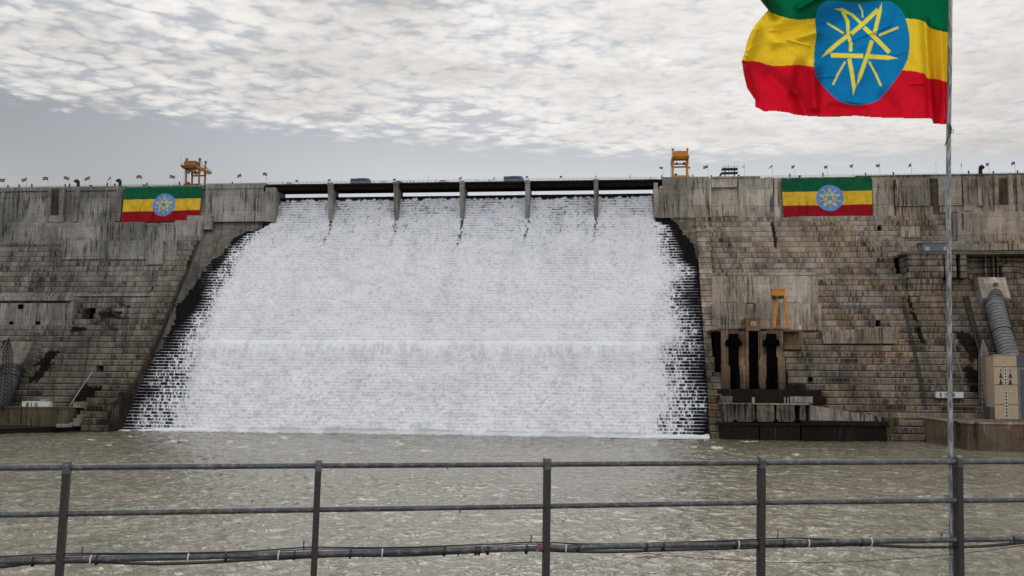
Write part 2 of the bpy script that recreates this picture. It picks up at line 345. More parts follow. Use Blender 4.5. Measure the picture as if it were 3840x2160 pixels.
STR = [stain(3412, 1140, 8, 28, -.1), stain(3430, 1190, 9, 20, -.1), stain(3448, 1255, 10, 36, -.1), stain(2990, 1455, 40, 20), stain(2975, 1500, 30, 18), stain(3060, 1490, 18, 22), stain(2903, 880, 6, 60), stain(3330, 740, 5, 60), stain(3640, 1300, 30, 60, -.3), stain(3660, 1420, 40, 50), stain(2945, 1400, 8, 60)]
M = {}
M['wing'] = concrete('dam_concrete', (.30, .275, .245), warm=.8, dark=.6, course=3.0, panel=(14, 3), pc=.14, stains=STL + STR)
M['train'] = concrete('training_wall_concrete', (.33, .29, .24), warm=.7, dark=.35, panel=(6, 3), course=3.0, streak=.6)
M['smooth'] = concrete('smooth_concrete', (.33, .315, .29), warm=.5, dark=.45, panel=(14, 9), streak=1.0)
M['outlet'] = concrete('outlet_concrete', (.21, .17, .128), warm=.8, dark=.7, panel=(7, 6), wet=.96, wetz=24, streak=1.3)
M['quay'] = concrete('quay_concrete', (.20, .17, .13), warm=.55, dark=.35, panel=(11, 12), streak=1.1)
M['wetwall'] = concrete('wet_concrete', (.030, .025, .021), warm=.5, dark=.8, panel=(20, 8), wet=.7)
M['greywall'] = concrete('grey_concrete', (.27, .26, .24), warm=.2, dark=.4, panel=(9, 8), pc=.12, streak=1.2)
M['chute'] = concrete('chute_concrete', (.27, .255, .225), warm=.5, dark=.35, panel=(5, 1.5), streak=.6)
M['pier'] = concrete('pier_concrete', (.30, .29, .27), warm=.2, dark=.3, panel=(9, 8), pc=.12, wet=.9, wetz=106)
M['housem'] = concrete('brown_house_render', (.24, .135, .07), warm=.3, dark=.2, panel=(9, 9), streak=.4)
M['paleout'] = concrete('apron_concrete', (.24, .225, .20), warm=.35, dark=.6, panel=(5, 12), streak=1.2)
M['hood'] = concrete('hood_concrete', (.62, .57, .50), pc=.13, warm=.4, dark=.15, panel=(12, 2), streak=.4)
M['inner'] = concrete('stained_shaded_concrete', (.11, .095, .08), warm=.5, dark=.7, panel=(8, 3))  # stain, plus the shade of slots and inner wall painted in
M['hoodl'] = concrete('vignetted_hood_concrete', (.27, .25, .215), warm=.5, dark=.7, panel=(12, 1.5), streak=.3)  # hood concrete dimmed: edge vignetting put into its colour
M['void'] = mat('dark_recess', (.005, .004, .004), .9, spec=0.0, noise=.5)  # near-black: unlit depth of openings and bays put into the colour; also gates
M['steel'] = mat('dark_steel', (.035, .035, .04), .6, .1, spec=.2, noise=.4, nscale=2)
M['rail'] = mat('grey_rail_paint', (.11, .11, .11), .6, noise=.3)
M['orange'] = mat('crane_orange_paint', (.60, .22, .018), .55, noise=.25, nscale=.8)
M['rustor'] = mat('weathered_crane_paint', (.36, .15, .035), .65, noise=.45, nscale=.7)
M['girder'] = mat('rust_dark_girder', (.014, .009, .009), .8, spec=.06, noise=.5, nscale=.4)
M['deck'] = mat('deck_edge', (.055, .050, .048), .85, spec=.1, noise=.4, nscale=.5)
M['penstock'] = mat('grey_painted_steel', (.17, .18, .19), .55, .1, noise=.35, nscale=.4)
M['ring'] = mat('dark_stiffener_ring', (.03, .03, .032), .7, noise=.3)
M['tan'] = mat('tan_wall_panel', (.43, .335, .24), .75, noise=.12, nscale=.5)
M['greyclad'] = mat('grey_cladding', (.07, .075, .085), .6, noise=.2)
M['slate'] = mat('slate_blue_cladding', (.11, .125, .155), .6, noise=.2)
M['white'] = mat('white_paint', (.62, .62, .61), .5, noise=.15)
M['glassd'] = mat('dark_window_glass', (.012, .014, .018), .15, noise=.4)
M['galv'] = mat('galvanised_steel', (.30, .31, .32), .45, .5, noise=.45, nscale=.8)
M['black'] = mat('black_rubber', (.012, .012, .013), .5, noise=.3, nscale=20)
M['busblue'] = mat('bus_blue_paint', (.10, .19, .38), .4, noise=.4, nscale=.8)
M['cloth1'] = mat('dark_clothing', (.035, .035, .045), .8, noise=.4, nscale=4)
M['cloth2'] = mat('maroon_clothing', (.12, .03, .03), .8, noise=.4, nscale=4)
M['skin'] = mat('brown_skin', (.12, .065, .04), .6, noise=.2, nscale=4)

# ================================================================== THE DAM
dam = thing('concrete_dam', 'huge stepped concrete dam with water pouring down its middle', 'dam', (-100, 500, 0))
XL, XR = -234.0, 37.0                    # chute side walls
WL, WR = -191.5, 14.8                    # weir
OPEN = []                                # openings in the step courses: photo rectangles -> (x0,x1,z0,z1)
for r in [(3288, 847, 3311, 869), (3350, 972, 3390, 1024), (3280, 1199, 3307, 1225), (3027, 1405, 3052, 1436),
          (-80, 1128, 272, 1221), (3627, 954, 3900, 1046), (3585, 950, 3603, 1046), (323, 1158, 348, 1189), (360, 1380, 381, 1400), (3405, 1100, 3425, 1170), (3440, 1225, 3462, 1262)]:
    a = onface(r[0], r[1]); b_ = onface(r[2], r[3]); OPEN.append((a[0], b_[0], b_[2], a[2]))
def courses(mb, x0, x1, z0, z1, h, proud=0.0, jit=.09, seed=1, wmin=10, wmax=34, depth=7.0, lip=.2, pf=None):
    rnd = random.Random(seed); z = z0; k = 0; pf = pf or prof
    while z < z1 - .05:
        zt = min(z + h, z1); yf = pf(min(zt, z + h * .5)) - proud
        x = x0
        lvl = []
        while x < x1 - .01:
            w = rnd.uniform(wmin, wmax); xe = min(x + w, x1)
            if x1 - xe < wmin * .6: xe = x1
            lvl.append((x, xe)); x = xe
        for xa, xb in lvl:
            dy = rnd.uniform(-jit, jit) - (.5 * rnd.random() if rnd.random() < .07 else 0)
            dz_ = rnd.uniform(-.012, .0) 
            cuts = [(xa, xb)]
            for (ox0, ox1, oz0, oz1) in OPEN:
                if oz0 < (z + zt) / 2 < oz1:
                    nc = []
                    for (p, q) in cuts:
                        if ox1 <= p or ox0 >= q: nc.append((p, q)); continue
                        if ox0 > p: nc.append((p, ox0))
                        if ox1 < q: nc.append((ox1, q))
                    cuts = nc
            for p, q in cuts:
                if q - p > .15: mb.cbox(p, q, yf + dy, yf + depth, z, zt + dz_, lip)
        z = zt; k += 1
def backing(mb, x0, x1, off=6.5, z1=WALLB):
    mb.xprism([(prof(0) + off, -2), (prof(z1 - .3) + off, z1 - .3), (600, z1 - .3), (600, -2)], x0, x1)
# --- left wing
mb = MB(); courses(mb, -470, -246, 0, 102, 3.0, seed=4); courses(mb, -246, XL, 84, 102, 3.0, seed=14)
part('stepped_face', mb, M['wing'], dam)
mb = MB(); backing(mb, -470, -240); part('core', mb, M['void'], dam)
def wallbox(mb, r, Yf, depth=8.0):
    a = atY(r[0], (r[1] + r[3]) / 2, Yf); b = atY(r[2], (r[1] + r[3]) / 2, Yf)
    zt = atY((r[0] + r[2]) / 2, r[1], Yf)[2]; zb = atY((r[0] + r[2]) / 2, r[3], Yf)[2]
    mb.cbox(a[0], b[0], Yf, Yf + depth, zb, zt, .15)
mb = MB()
mb.xprism([(540.6, WALLB - 10), (542.4, WALLB), (543.9, CREST), (560, CREST), (560, WALLB - 10)], -470, WL - 5)
for x0, x1, p in [(0, 12, .5), (58, 62, .25), (278, 293, 1.3), (434, 456, 1.2), (237, 243, .8), (335, 338, -.1), (392, 396, .6)]:
    X0 = atY(x0, 760, 542)[0]; X1 = atY(x1, 760, 542)[0]
    mb.xprism([(542.2 - p, WALLB + .5), (543.6 - p, CREST - 1.2), (549, CREST - 1.2), (549, WALLB + .5)], X0, X1)
# framed slot
for (x0, x1, y0, y1) in [(178, 191, 706, 808), (222, 237, 706, 808), (172, 238, 808, 832)]:
    wallbox(mb, (x0, y0, x1, y1), 540.3, 6)
for xx in np.arange(-455, -205, 11.0):
    mb.box(xx, xx + 10.7, 543.0 - random.uniform(.2, .45), 548, CREST - 2.1 - random.uniform(0, .3), CREST - .0025)
part('upper_wall', mb, M['smooth'], dam)
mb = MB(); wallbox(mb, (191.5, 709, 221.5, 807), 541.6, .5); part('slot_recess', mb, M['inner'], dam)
mb = MB()
rn = random.Random(5)
for (x0, x1) in [(-40, 100), (100, 255), (255, 412), (412, 540), (540, 662), (662, 745)]:
    wallbox(mb, (x0, 834 + rn.uniform(-1.5, 1.5), x1 - .4, 902), 533.6 - rn.uniform(0, .5), 12)
wallbox(mb, (655, 826, 752, 902), 533.0, 12); wallbox(mb, (700, 808, 790, 860), 535.5, 9)
for (x0, x1, y1) in [(234, 352, 972), (352, 405, 970), (405, 550, 972), (550, 610, 992), (610, 662, 975), (662, 715, 935)]:
    wallbox(mb, (x0, 902.5, x1 - .4, y1), onface(x0, y1)[1] - .7 - rn.uniform(0, .4), 16)
wallbox(mb, (-40, 902.5, 233, 917), 530.5, 9)
# left lower recess wall under a ledge
wallbox(mb, (-60, 1102, 640, 1111), 505.8, 8)
wallbox(mb, (-60, 1112, 278, 1127), 502.0, 10)
part('smooth_course', mb, M['smooth'], dam)
mb = MB()
wallbox(mb, (-60, 1137, 262, 1221), 497.5, 8); wallbox(mb, (262, 1130, 272, 1221), 496.6, 8)
for x in (52, 80, 226, 245): wallbox(mb, (x, 1137, x + 4, 1221), 497.2, 1)
part('recessed_wall', mb, M['smooth'], dam)
for r in [(68, 1141, 86, 1158), (35, 1205, 48, 1222), (135, 1204, 148, 1220)]:
    mb = MB(); a = atY(r[0], r[1], 497.1); b = atY(r[2], r[3], 497.1); mb.box(a[0], b[0], 497.1, 498.4, b[2], a[2])
    part('gallery_opening_dark_block', mb, M['void'], dam)  # black block stands for the dark inside the opening
# --- left training wall: front line of the wall (y at z)
twl = [(0, 442), (13, 445), (19, 459), (25, 467), (37, 479), (50, 491), (69, 507), (84, 519.3), (112, 540.0)]
def twy(z): return float(np.interp(z, [p[0] for p in twl], [p[1] for p in twl]))
mb = MB(); courses(mb, -246.5, XL, 0, 110, 3.0, seed=9, wmin=5, wmax=8, jit=.22, pf=lambda z: twy(z), depth=11)
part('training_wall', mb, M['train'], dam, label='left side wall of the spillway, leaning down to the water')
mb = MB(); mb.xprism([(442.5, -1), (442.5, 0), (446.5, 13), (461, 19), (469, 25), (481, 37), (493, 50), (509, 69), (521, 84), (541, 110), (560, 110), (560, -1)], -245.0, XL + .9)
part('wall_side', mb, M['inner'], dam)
# --- right wing
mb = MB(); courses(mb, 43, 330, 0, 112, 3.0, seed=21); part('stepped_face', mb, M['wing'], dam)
mb = MB(); backing(mb, 43.5, 330); part('core', mb, M['void'], dam)
mb = MB(); courses(mb, XR, 43, 0, 118, 3.0, seed=8, wmin=2.5, wmax=6, jit=.15, pf=lambda z: (455 + .78 * z if z < 112 else 542.4) - 3.2 if z > 3 else 452, depth=14)
mb.xprism([(453.5, -1), (453.5, 2), (541.5, 115), (560, 115), (560, -1)], XR - .3, 42.8)
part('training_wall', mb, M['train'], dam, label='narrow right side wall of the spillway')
mb = MB()
mb.xprism([(540.6, WALLB - 2), (542.4, WALLB), (543.9, CREST), (560, CREST), (560, WALLB - 2)], 37, 330)
rn = random.Random(11)
for (x0, x1, y0, y1, p) in [(2770, 2812, 672, 815, .7), (2812, 2872, 700, 815, .2), (2872, 2900, 664, 815, 1.0), (2655, 2764, 672, 702, .8),
                            (2903, 2928, 668, 815, .5), (3273, 3350, 668, 812, .3), (3358, 3488, 670, 772, 1.6), (3360, 3500, 774, 812, .9),
                            (3520, 3606, 668, 770, 1.6), (3524, 3600, 772, 796, 1.0), (3612, 3640, 664, 790, .5), (3668, 3690, 665, 770, 1.4),
                            (3732, 3745, 655, 768, 2.0), (3782, 3799, 655, 768, 2.0), (3730, 3806, 769, 795, 2.2), (3815, 3900, 655, 795, .8)]:
    wallbox(mb, (x0, y0, x1, y1), 542.2 - p, 5)
mb.box(45.5, 71, 543.2, 556, CREST + .003, CREST + .9); mb.box(120, 330, 543.1, 545, CREST + .003, CREST + .45)
part('upper_wall', mb, M['smooth'], dam)
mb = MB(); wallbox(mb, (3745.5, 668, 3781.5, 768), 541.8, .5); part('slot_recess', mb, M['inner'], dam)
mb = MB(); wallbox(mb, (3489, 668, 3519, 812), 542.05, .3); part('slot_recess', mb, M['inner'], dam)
mb = MB()
for (r, Y) in [((3590, 797, 3680, 912), 529.5), ((3680.3, 795, 3762, 912), 529.1), ((3762.3, 794, 3880, 912), 529.4), ((3572, 800, 3589.6, 900), 531.0),
               ((3560, 914, 3900, 938), 525.5), ((2672, 1034, 2990, 1137), 500.5), ((2990.3, 1034, 3068, 1137), 500.0), ((2660, 1022, 3068, 1032), 512),
               ((2672, 1137.5, 2795, 1238), 492.0), ((2832, 1137.5, 2905, 1238), 492.2), ((2925, 1137.5, 3080, 1238), 491.9), ((3068.3, 1037, 3420, 1048), 512),
               ((3379, 850, 3450, 890), 530.5)]:
    wallbox(mb, r, Y, 14)
wallbox(mb, (2795, 1140, 2925, 1238), 493.8, 8)
# sloping ramp block
a = onface(3075, 1245, 2.5); b = onface(3360, 1226, 2.5); c = onface(3360, 1288, 2.5); d = onface(3090, 1288, 2.5)
Y0 = min(a[1], b[1], c[1], d[1]); mb.hexa([(p[0], Y0, p[2]) for p in (d, c, b, a)], [(p[0], Y0 + 16, p[2]) for p in (d, c, b, a)])
part('smooth_course', mb, M['smooth'], dam)
# buttress house on the right, with a slab roof over dark recesses
mb = MB()
Yb = onface(3480, 1044)[1] - 6.5
def colbox(mb, r, Yf, depth): wallbox(mb, r, Yf, depth)
for r in [(3403, 951, 3449, 1044), (3449.3, 951, 3505, 1044), (3505.3, 951, 3538, 1044), (3545, 951, 3586, 1044), (3602, 951, 3625, 1044)]:
    wallbox(mb, r, Yb + random.uniform(0, .3), 16)
wallbox(mb, (3386, 944, 3910, 952.5), Yb - .6, 26)
wallbox(mb, (3626, 966, 3910, 1050), Yb + 11.5, 8); wallbox(mb, (3760, 992, 3823, 1050), Yb + 6, 8); wallbox(mb, (3408, 1045, 3535, 1110), Yb - 1, 14)
for x in (3694, 3724, 3740): wallbox(mb, (x, 954, x + 5, 1044), Yb + 8, 4)
wallbox(mb, (3450, 1111, 3600, 1150), Yb - 5, 16)
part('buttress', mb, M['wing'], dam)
mb = MB(); wallbox(mb, (3586.4, 952, 3601.6, 1043), Yb + 4, 8); part('gallery_opening_dark_block', mb, M['void'], dam)
# --- spillway chute with small steps
def cprof(z):                      # ogee then 0.78 slope
    if z <= 100: return 455 + .78 * z
    t = min(1, (z - 100) / (WEIR - 100)); return 533 + 10.7 * (1 - (1 - t) ** 1.8)
mb = MB(); z = 0.0; poly = []
while z < WALLB - .01:
    yf = cprof(z + .75) + 1.6 + (0 if z < 100 else 1.5); poly += [(yf, z), (yf, z + 1.5)]; z += 1.5
poly += [(600, WALLB), (600, -1), (poly[0][0], -1)]
mb.xprism(poly, XL - .5, XR + .5); chute = part('spillway_chute', mb, M['chute'], dam)
mb = MB()
pw = [(cprof(z) + .9, z) for z in np.linspace(WALLB, WEIR - .6, 12)]
pw = [(p[0], p[1] + (.02 if i == 0 else 0)) for i, p in enumerate(pw)]
pw += [(546.5, WEIR - .6), (546.5, WALLB + .02)]; mb.xprism(pw, WL, WR); part('weir_crest', mb, M['wetwall'], dam)
# --- abutment blocks over the chute ends
mb = MB()
mb.xprism([(538.6, 110.8), (540.4, 131.8), (558, 131.8), (558, 112.2)], -233.5, -197.2)
mb.xprism([(535.8, 110.2), (534.6, 129.0), (552, 129.0), (552, 111.8)], -197.0, WL)
for xx in np.arange(-233, -199, 8.7): mb.box(xx, xx + 8.4, 539.6, 545, 129.5, CREST - .01)
part('abutment_block', mb, M['smooth'], dam, label='concrete block left of the overflowing weir')
mb = MB()
mb.xprism([(538.0, 110.5), (540.0, 127.4), (558, 127.4), (558, 111.9)], WR + .4, 45)
mb.xprism([(535.2, 110.4), (534.8, 128.8), (552, 128.8), (552, 111.9)], WR, 16.9)
for xx in np.arange(19.5, 44, 8.2): mb.box(xx, xx + 8.0, 540.5 - random.random() * .4, 547, 127.45, CREST + .3)
part('abutment_block', mb, M['smooth'], dam, label='concrete block right of the overflowing weir')
a0 = onface(2520, 785); a1 = onface(2618, 835)
mb = MB(); mb.cbox(24.0, XR, 538.8, 552, 103.5, 112.0); mb.cbox(29.5, XR, 533.0, 552, 96.0, 103.45); part('infill_block', mb, M['chute'], dam)
# --- piers
pierx = []
for pc in (1237.5, 1484, 1732, 1977.5, 2235):
    X = atY(pc, 720, 535)[0]; pierx.append(X); hw = 1.15
    mb = MB()
    mb.xprism([(538.0, 110.3), (536.0, 118.5), (534.4, 127.5), (534.4, 130.7), (543.5, 130.7), (543.5, 128.6), (548, 128.6), (548, 110.3)], X - hw, X + hw)
    mb.xprism([(533.9, 129.6), (533.9, 131.0), (537, 131.0), (537, 129.6)], X - hw - .25, X + hw + .25)
    part('pier', mb, M['pier'], dam)
# --- crest railings
def crest_rail(x0, x1, Y, z, step=2.4, h=1.15):
    mb = MB()
    for k in (h, h * .55): mb.bar((x0, Y, z + k), (x1, Y, z + k), .09)
    x = x0
    while x <= x1: mb.bar((x, Y, z), (x, Y, z + h), .10); x += step
    return mb
for (x0, x1) in ((-440, -198), (18, 300)):
    part('crest_railing', crest_rail(x0, x1, 544.6, CREST), M['rail'], dam)
mb = MB(); mb.box(-470, 330, 544.05, 562, CREST - .5, CREST - .02); part('crest_road', mb, M['deck'], dam)
# ------------------------------------------------------------------ spillway bridge
bz = 131.2
br = thing('spillway_bridge', 'long dark steel girder bridge spanning the weir on five concrete piers', 'bridge', (-90, 545, bz))
ends = [-199.5] + pierx + [18.5]
for i in range(6):
    mb = MB(); x0 = ends[i] + .12; x1 = ends[i + 1] - .12
    for yy in (538.6, 542.0, 545.6, 549.2):
        mb.box(x0, x1, yy, yy + .5, bz - 3.3, bz - .55); mb.box(x0, x1, yy - .25, yy + .75, bz - 3.45, bz - 3.3)
    x = x0 + 1.2
    while x < x1: mb.box(x, x + .12, 538.42, 538.6, bz - 3.2, bz - .6); x += 2.4
    part('girder', mb, M['girder'], br)
mb = MB(); mb.box(-198, 18.5, 537.6, 553, bz - .54, bz - .2); mb.box(-197, 17, 537.9, 538.35, bz - .2, bz + .12); part('deck', mb, M['deck'], br)
part('railing', crest_rail(-196, 17, 538.1, bz + .1), M['rail'], br); part('railing', crest_rail(-196, 17, 552.6, bz - .2), M['rail'], br)

# ================================================================== FALLING WATER
def mat_fall():
    m = bpy.data.materials.new('white_water'); m.use_nodes = True; nt = m.node_tree; b = nt.nodes['Principled BSDF']
    at = nd(nt, 'ShaderNodeAttribute', attribute_name='foam').outputs['Fac']
    g = nd(nt, 'ShaderNodeNewGeometry')
    mp = nd(nt, 'ShaderNodeMapping', ins={0: g.outputs['Position']}); mp.inputs['Scale'].default_value = (1.1, .5, .8)
    n = nd(nt, 'ShaderNodeTexNoise', ins={'Vector': mp.outputs[0], 'Scale': 1.3, 'Detail': 6.0, 'Roughness': .72, 'Distortion': .8})
    f = mth(nt, 'ADD', at, mth(nt, 'MULTIPLY', mth(nt, 'SUBTRACT', n.outputs[0], .5), .55))
    col = ramp(nt, f, [(0.0, (.006, .006, .007)), (.22, (.016, .016, .018)), (.40, (.15, .16, .175)), (.52, (.42, .45, .49)), (.60, (.61, .655, .74)), (.80, (.765, .80, .87)), (1.0, (.90, .92, .95))])
    nt.links.new(col, b.inputs['Base Color'])
    nt.links.new(sstep(nt, f, .2, .6, .3, .9), b.inputs['Roughness'])
    b.inputs['Specular IOR Level'].default_value = .08
    n2 = nd(nt, 'ShaderNodeTexNoise', ins={'Vector': mp.outputs[0], 'Scale': .8, 'Detail': 7.0, 'Roughness': .75, 'Distortion': .6})
    bp = nd(nt, 'ShaderNodeBump', ins={'Strength': .9, 'Distance': .9, 'Height': n2.outputs[0]}); nt.links.new(bp.outputs[0], b.inputs['Normal'])
    return m
def curve(pts):
    q = sorted([(p[2], p[0]) for p in (onface(*xy) for xy in pts)])
    zs = np.array([a for a, _ in q]); xs = np.array([b for _, b in q]); return lambda z: np.interp(z, zs, xs)
dl = curve([(1062, 742), (1014, 835), (962, 924), (885, 1043), (845, 1192), (822, 1282), (805, 1400), (775, 1520), (755, 1600)])      # dense left
ll = curve([(1052, 742), (1010, 840), (900, 890), (802, 1004), (752, 1094), (706, 1188), (668, 1250), (606, 1325), (552, 1394), (490, 1490), (434, 1611)])
wl = curve([(1050, 742), (980, 850), (868, 895), (845, 948), (783, 977), (745, 1056), (708, 1097), (672, 1135), (655, 1212), (619, 1264), (580, 1330), (550, 1390), (490, 1475), (430, 1611)])
dr = curve([(2449, 725), (2457, 835), (2448, 969), (2450, 1133), (2455, 1267), (2460, 1431), (2415, 1550), (2440, 1630)])
lr = curve([(2449, 725), (2460, 830), (2520, 845), (2572, 955), (2615, 1080), (2640, 1220), (2650, 1400), (2656, 1640)])
wr = curve([(2449, 725), (2462, 820), (2525, 826), (2575, 872), (2605, 915), (2628, 1000), (2640, 1080), (2650, 1200), (2660, 1640)])
nstep = 83; per = 6
zs = []; ys = []; fr = []
for k in range(nstep):
    z0 = k * 1.5
    for j in range(per):
        if j < 4: zs.append(z0 + 1.5 * j / 3.0 - (.03 if j == 3 else 0)); ys.append(0.0); fr.append(j / 3.0)
        else: zs.append(z0 + 1.5 - .02); ys.append((j - 3) / 3.0); fr.append(1.0)
zs = np.array(zs); ys = np.array(ys); fr = np.array(fr)
keepz = zs < WEIR + .05; zs, ys, fr = zs[keepz], ys[keepz], fr[keepz]
nv = len(zs); nu = 880
xs = np.linspace(XL + .05, XR - .05, nu)
X, Z = np.meshgrid(xs, zs); FR = np.repeat(fr[:, None], nu, 1); YS = np.repeat(ys[:, None], nu, 1)
cp = np.vectorize(cprof)
zk = np.floor(zs / 1.5 + 1e-4 - (fr >= .999) * .05) * 1.5
base = cp(zk + .75); slopey = cp(zs)
stepY = np.repeat((base + ys * 1.17)[:, None], nu, 1); smoothY = np.repeat(slopey[:, None], nu, 1)
jag = (vn(X / 3.0, np.floor(Z / 1.5) * 1.0, 3) - .5) * 7
DL, DR, LL, LR, WLc, WRc = [np.repeat(fn(zs)[:, None], nu, 1) for fn in (dl, dr, ll, lr, wl, wr)]
def cov(xx, dense, lace, sgn):
    t = (xx - lace) / np.where(np.abs(dense - lace) < .8, .8 * sgn, dense - lace); return np.clip(t, 0, 1.3)
wob = (fbm(X / 22, Z / 16, 4, 2) - .5) * 16
c = np.minimum(cov(X + wob * np.clip((118 - Z) / 30, 0, 1), DL, LL, 1), cov(X + wob * np.clip((112 - Z) / 30, 0, 1), DR, LR, -1))
c = np.where(c < 1, np.clip(c, 0, 1) ** (.95 - .25 * np.clip((Z - 30) / 60, 0, 1)), c)
# streaks running down make lighter and darker runs inside the lace
c = np.clip(c + (fbm(X / 5, Z / 30, 3, 5) - .5) * .25 * (c < 1.2), 0, 1.3)
lump = fbm(X / 7, Z / 5, 5, 1, .6); lump2 = fbm(X / 2.2, Z / 1.8, 3, 4, .6)
big_ = fbm(X / 26, Z / 20, 3, 6)
# the bench: water leaps off it as a smooth curtain
bench = 43.0
curt = np.exp(-((Z - bench + 4) / 4.5) ** 2) * (Z < bench + .1)
smooth = np.clip((c - .70) / .4, 0, 1)
strk = .55 * fbm(X / 2.6 + .05 * Z, Z / 11 + 3, 4, 7) + .45 * fbm(X / 1.1, Z / 5, 4, 2)
smooth2 = smooth * (.55 + .45 * np.clip(curt * 2, 0, 1))
Y = stepY * (1 - smooth2) + (smoothY - .6) * smooth2
Y = Y - .35 - smooth * (lump * 1.9 * (1 - .7 * curt) + lump2 * .8) - smooth * curt * 2.4 - smooth * (Z < bench) * .5
Y = Y - (1 - smooth) * .25 * lump2
topz = np.clip((WEIR - 1.0 - Z) / 6, 0, 1)
Y = np.where(Z > 112, Y + smooth * (lump * 1.5) * (1 - topz), Y)
# foam amount, less the painted shadow lines at the step feet
srow = np.floor(Z / 1.5 + 1e-4) * 5.3
lace = vn(X / .48 + Z * .3, Z / 2.2 + srow, 2) * .55 + vn(X / .95 - Z * .4, Z / 1.2 + srow, 4) * .25 + vn(X / 4.0, Z / 6.0, 5) * .20
lace = (lace - .5) * 1.15 + .5
riser = .04 + .76 * c + (lace - .5) * 1.45
rid = 1 - np.abs(2 * vn(X / .9 - Z * .2, Z / 1.2 + srow, 6) - 1) ** .7
riser = riser + .35 * (rid - .5) * np.clip(c * 3, 0, 1)
lip = np.where((FR > .8) | (YS > 0), .42 + .75 * np.clip(c * 2.2, 0, 1) - .25 * np.clip(vn(X / 2.3, srow, 1) - .6, 0, 1) * 3 * (c < .35), 0) * (c > .015)
f_lace = np.maximum(riser * np.clip(c * 4.0, 0, 1), lip)
spk = fbm(X / 1.15, Z / .9, 4, 3, .7); patch = fbm(X / 13, Z / 9, 3, 2)
f_den = .96 - 1.05 * np.clip(spk - .52, 0, 1) * (.6 + 1.2 * patch) - .25 * np.clip(.45 - big_, 0, 1)
f_den = f_den - curt * np.clip(strk - .45, 0, 1) * 1.5 + .2 * np.exp(-((Z - bench + .6) / .7) ** 2)
lowbands = np.clip((38 - Z) / 20, 0, 1)
f_den = f_den - lowbands * np.clip(spk - .5, 0, 1) * .9
rowr = np.repeat(_rng.rand(nv // per + 2)[(np.arange(nv) // per)][:, None], nu, 1)
line = (FR > .9) * (rowr > .72) * np.clip(fbm(X / 30, np.floor(Z / 1.5) * 3.1, 2, 1) * 2 - .8, 0, 1)
f_den = f_den + line * .25
f_den = f_den - .17 * (FR < .4) * (YS == 0) * np.clip(fbm(X / 9, Z / 5, 3, 6) * 2.4 - .6, 0, 1.2) * (1 - .6 * curt) + .10 * (YS > 0)  # shadow line at each step's foot painted in as thinner foam
sm2 = np.clip((c - .40) / .8, 0, 1)
f_den = np.clip(f_den, .50, 1); f_den = f_den - .20 * np.clip(fbm(X / 7, Z / 18, 4, 5) - .5, 0, 1) * 2 + .12 * np.clip(fbm(X / 9, Z / 9, 4, 1) - .52, 0, 1) * 2
f_den = np.maximum(f_den, .60 + .10 * (spk < .55))
foam = f_lace * (1 - sm2) + f_den * sm2
# dark smooth tongue at the very brink, ragged white below
brink = WEIR - .75 - 1.5 * vn(X / 1.7, X * 0, 3) - .8 * vn(X / .7, X * 0 + 3, 4)
foam = np.where(Z > brink, .05, foam)
topfade = np.clip((Z - 72) / 50, 0, 1) ** 1.5
foam = foam - topfade * (.20 + .25 * np.clip(strk - .4, 0, 1)) * (Z < brink)
# wake of each pier: thin dark broken line
for X0 in pierx:
    wk = np.exp(-((X - X0 + (112 - Z) * .03 + (vn(Z * .3, Z * 0, 2) - .5) * .8) / (.7 + (112 - Z) * .03)) ** 2) * np.clip((Z - 92) / 18, 0, 1) * (Z < 113)
    foam = foam - wk * (.10 + .55 * (vn(X / .8, Z / 1.0, 3) > .5))
foam = np.clip(foam, 0, 1)
wet = (X > WLc + jag * .5 * (Z < 112)) & (X < WRc - np.abs(jag) * .5 * (Z < 106))
wet &= (Z < 111.2) | ((X > WL + .02) & (X < WR - .02))
V = np.stack([X, Y, Z], -1)
keep = wet[:-1, :-1] & wet[1:, 1:] & wet[:-1, 1:] & wet[1:, :-1]
M['fall'] = mat_fall()
fall = grid_mesh('cascade_water', V, nu, nv, M['fall'], keep=keep, attrs={'foam': foam})
tag(fall, 'white water cascading down the stepped spillway', 'water', kind='structure')
# churning foam at the foot of the chute
nu2, nv2 = 560, 26
xs2 = np.linspace(XL - 3, XR - 1, nu2); t2 = np.linspace(0, 1, nv2); X2, T2 = np.meshgrid(xs2, t2)
h = .8 * fbm(X2 / 5, X2 * 0 + 2, 4, 3) + .5 * fbm(X2 / 1.3, T2 * 4, 3, 5)
Y2 = 455 - 4.5 * np.sin(T2 * PI / 2) * (.6 + .9 * fbm(X2 / 6, X2 * 0, 3, 2)); Z2 = np.cos(T2 * PI / 2) * (h + .9) - .05 + .25 * fbm(X2 / .8, T2 * 9, 3, 1) * (T2 < .95)
edge_ = np.clip((X2 - (XL - 2)) / 30, .25, 1); Z2 = Z2 * edge_
fo = np.clip(.95 - .5 * np.clip(fbm(X2 / 1.5, T2 * 6, 3, 2) - .5, 0, 1) - .3 * T2 * fbm(X2 / 2, T2 * 3, 3, 6), 0, 1)
ap = grid_mesh('foam', np.stack([X2, Y2, Z2], -1), nu2, nv2, M['fall'], attrs={'foam': fo})
tag(ap, 'white foam boiling along the foot of the spillway', 'foam', kind='stuff')

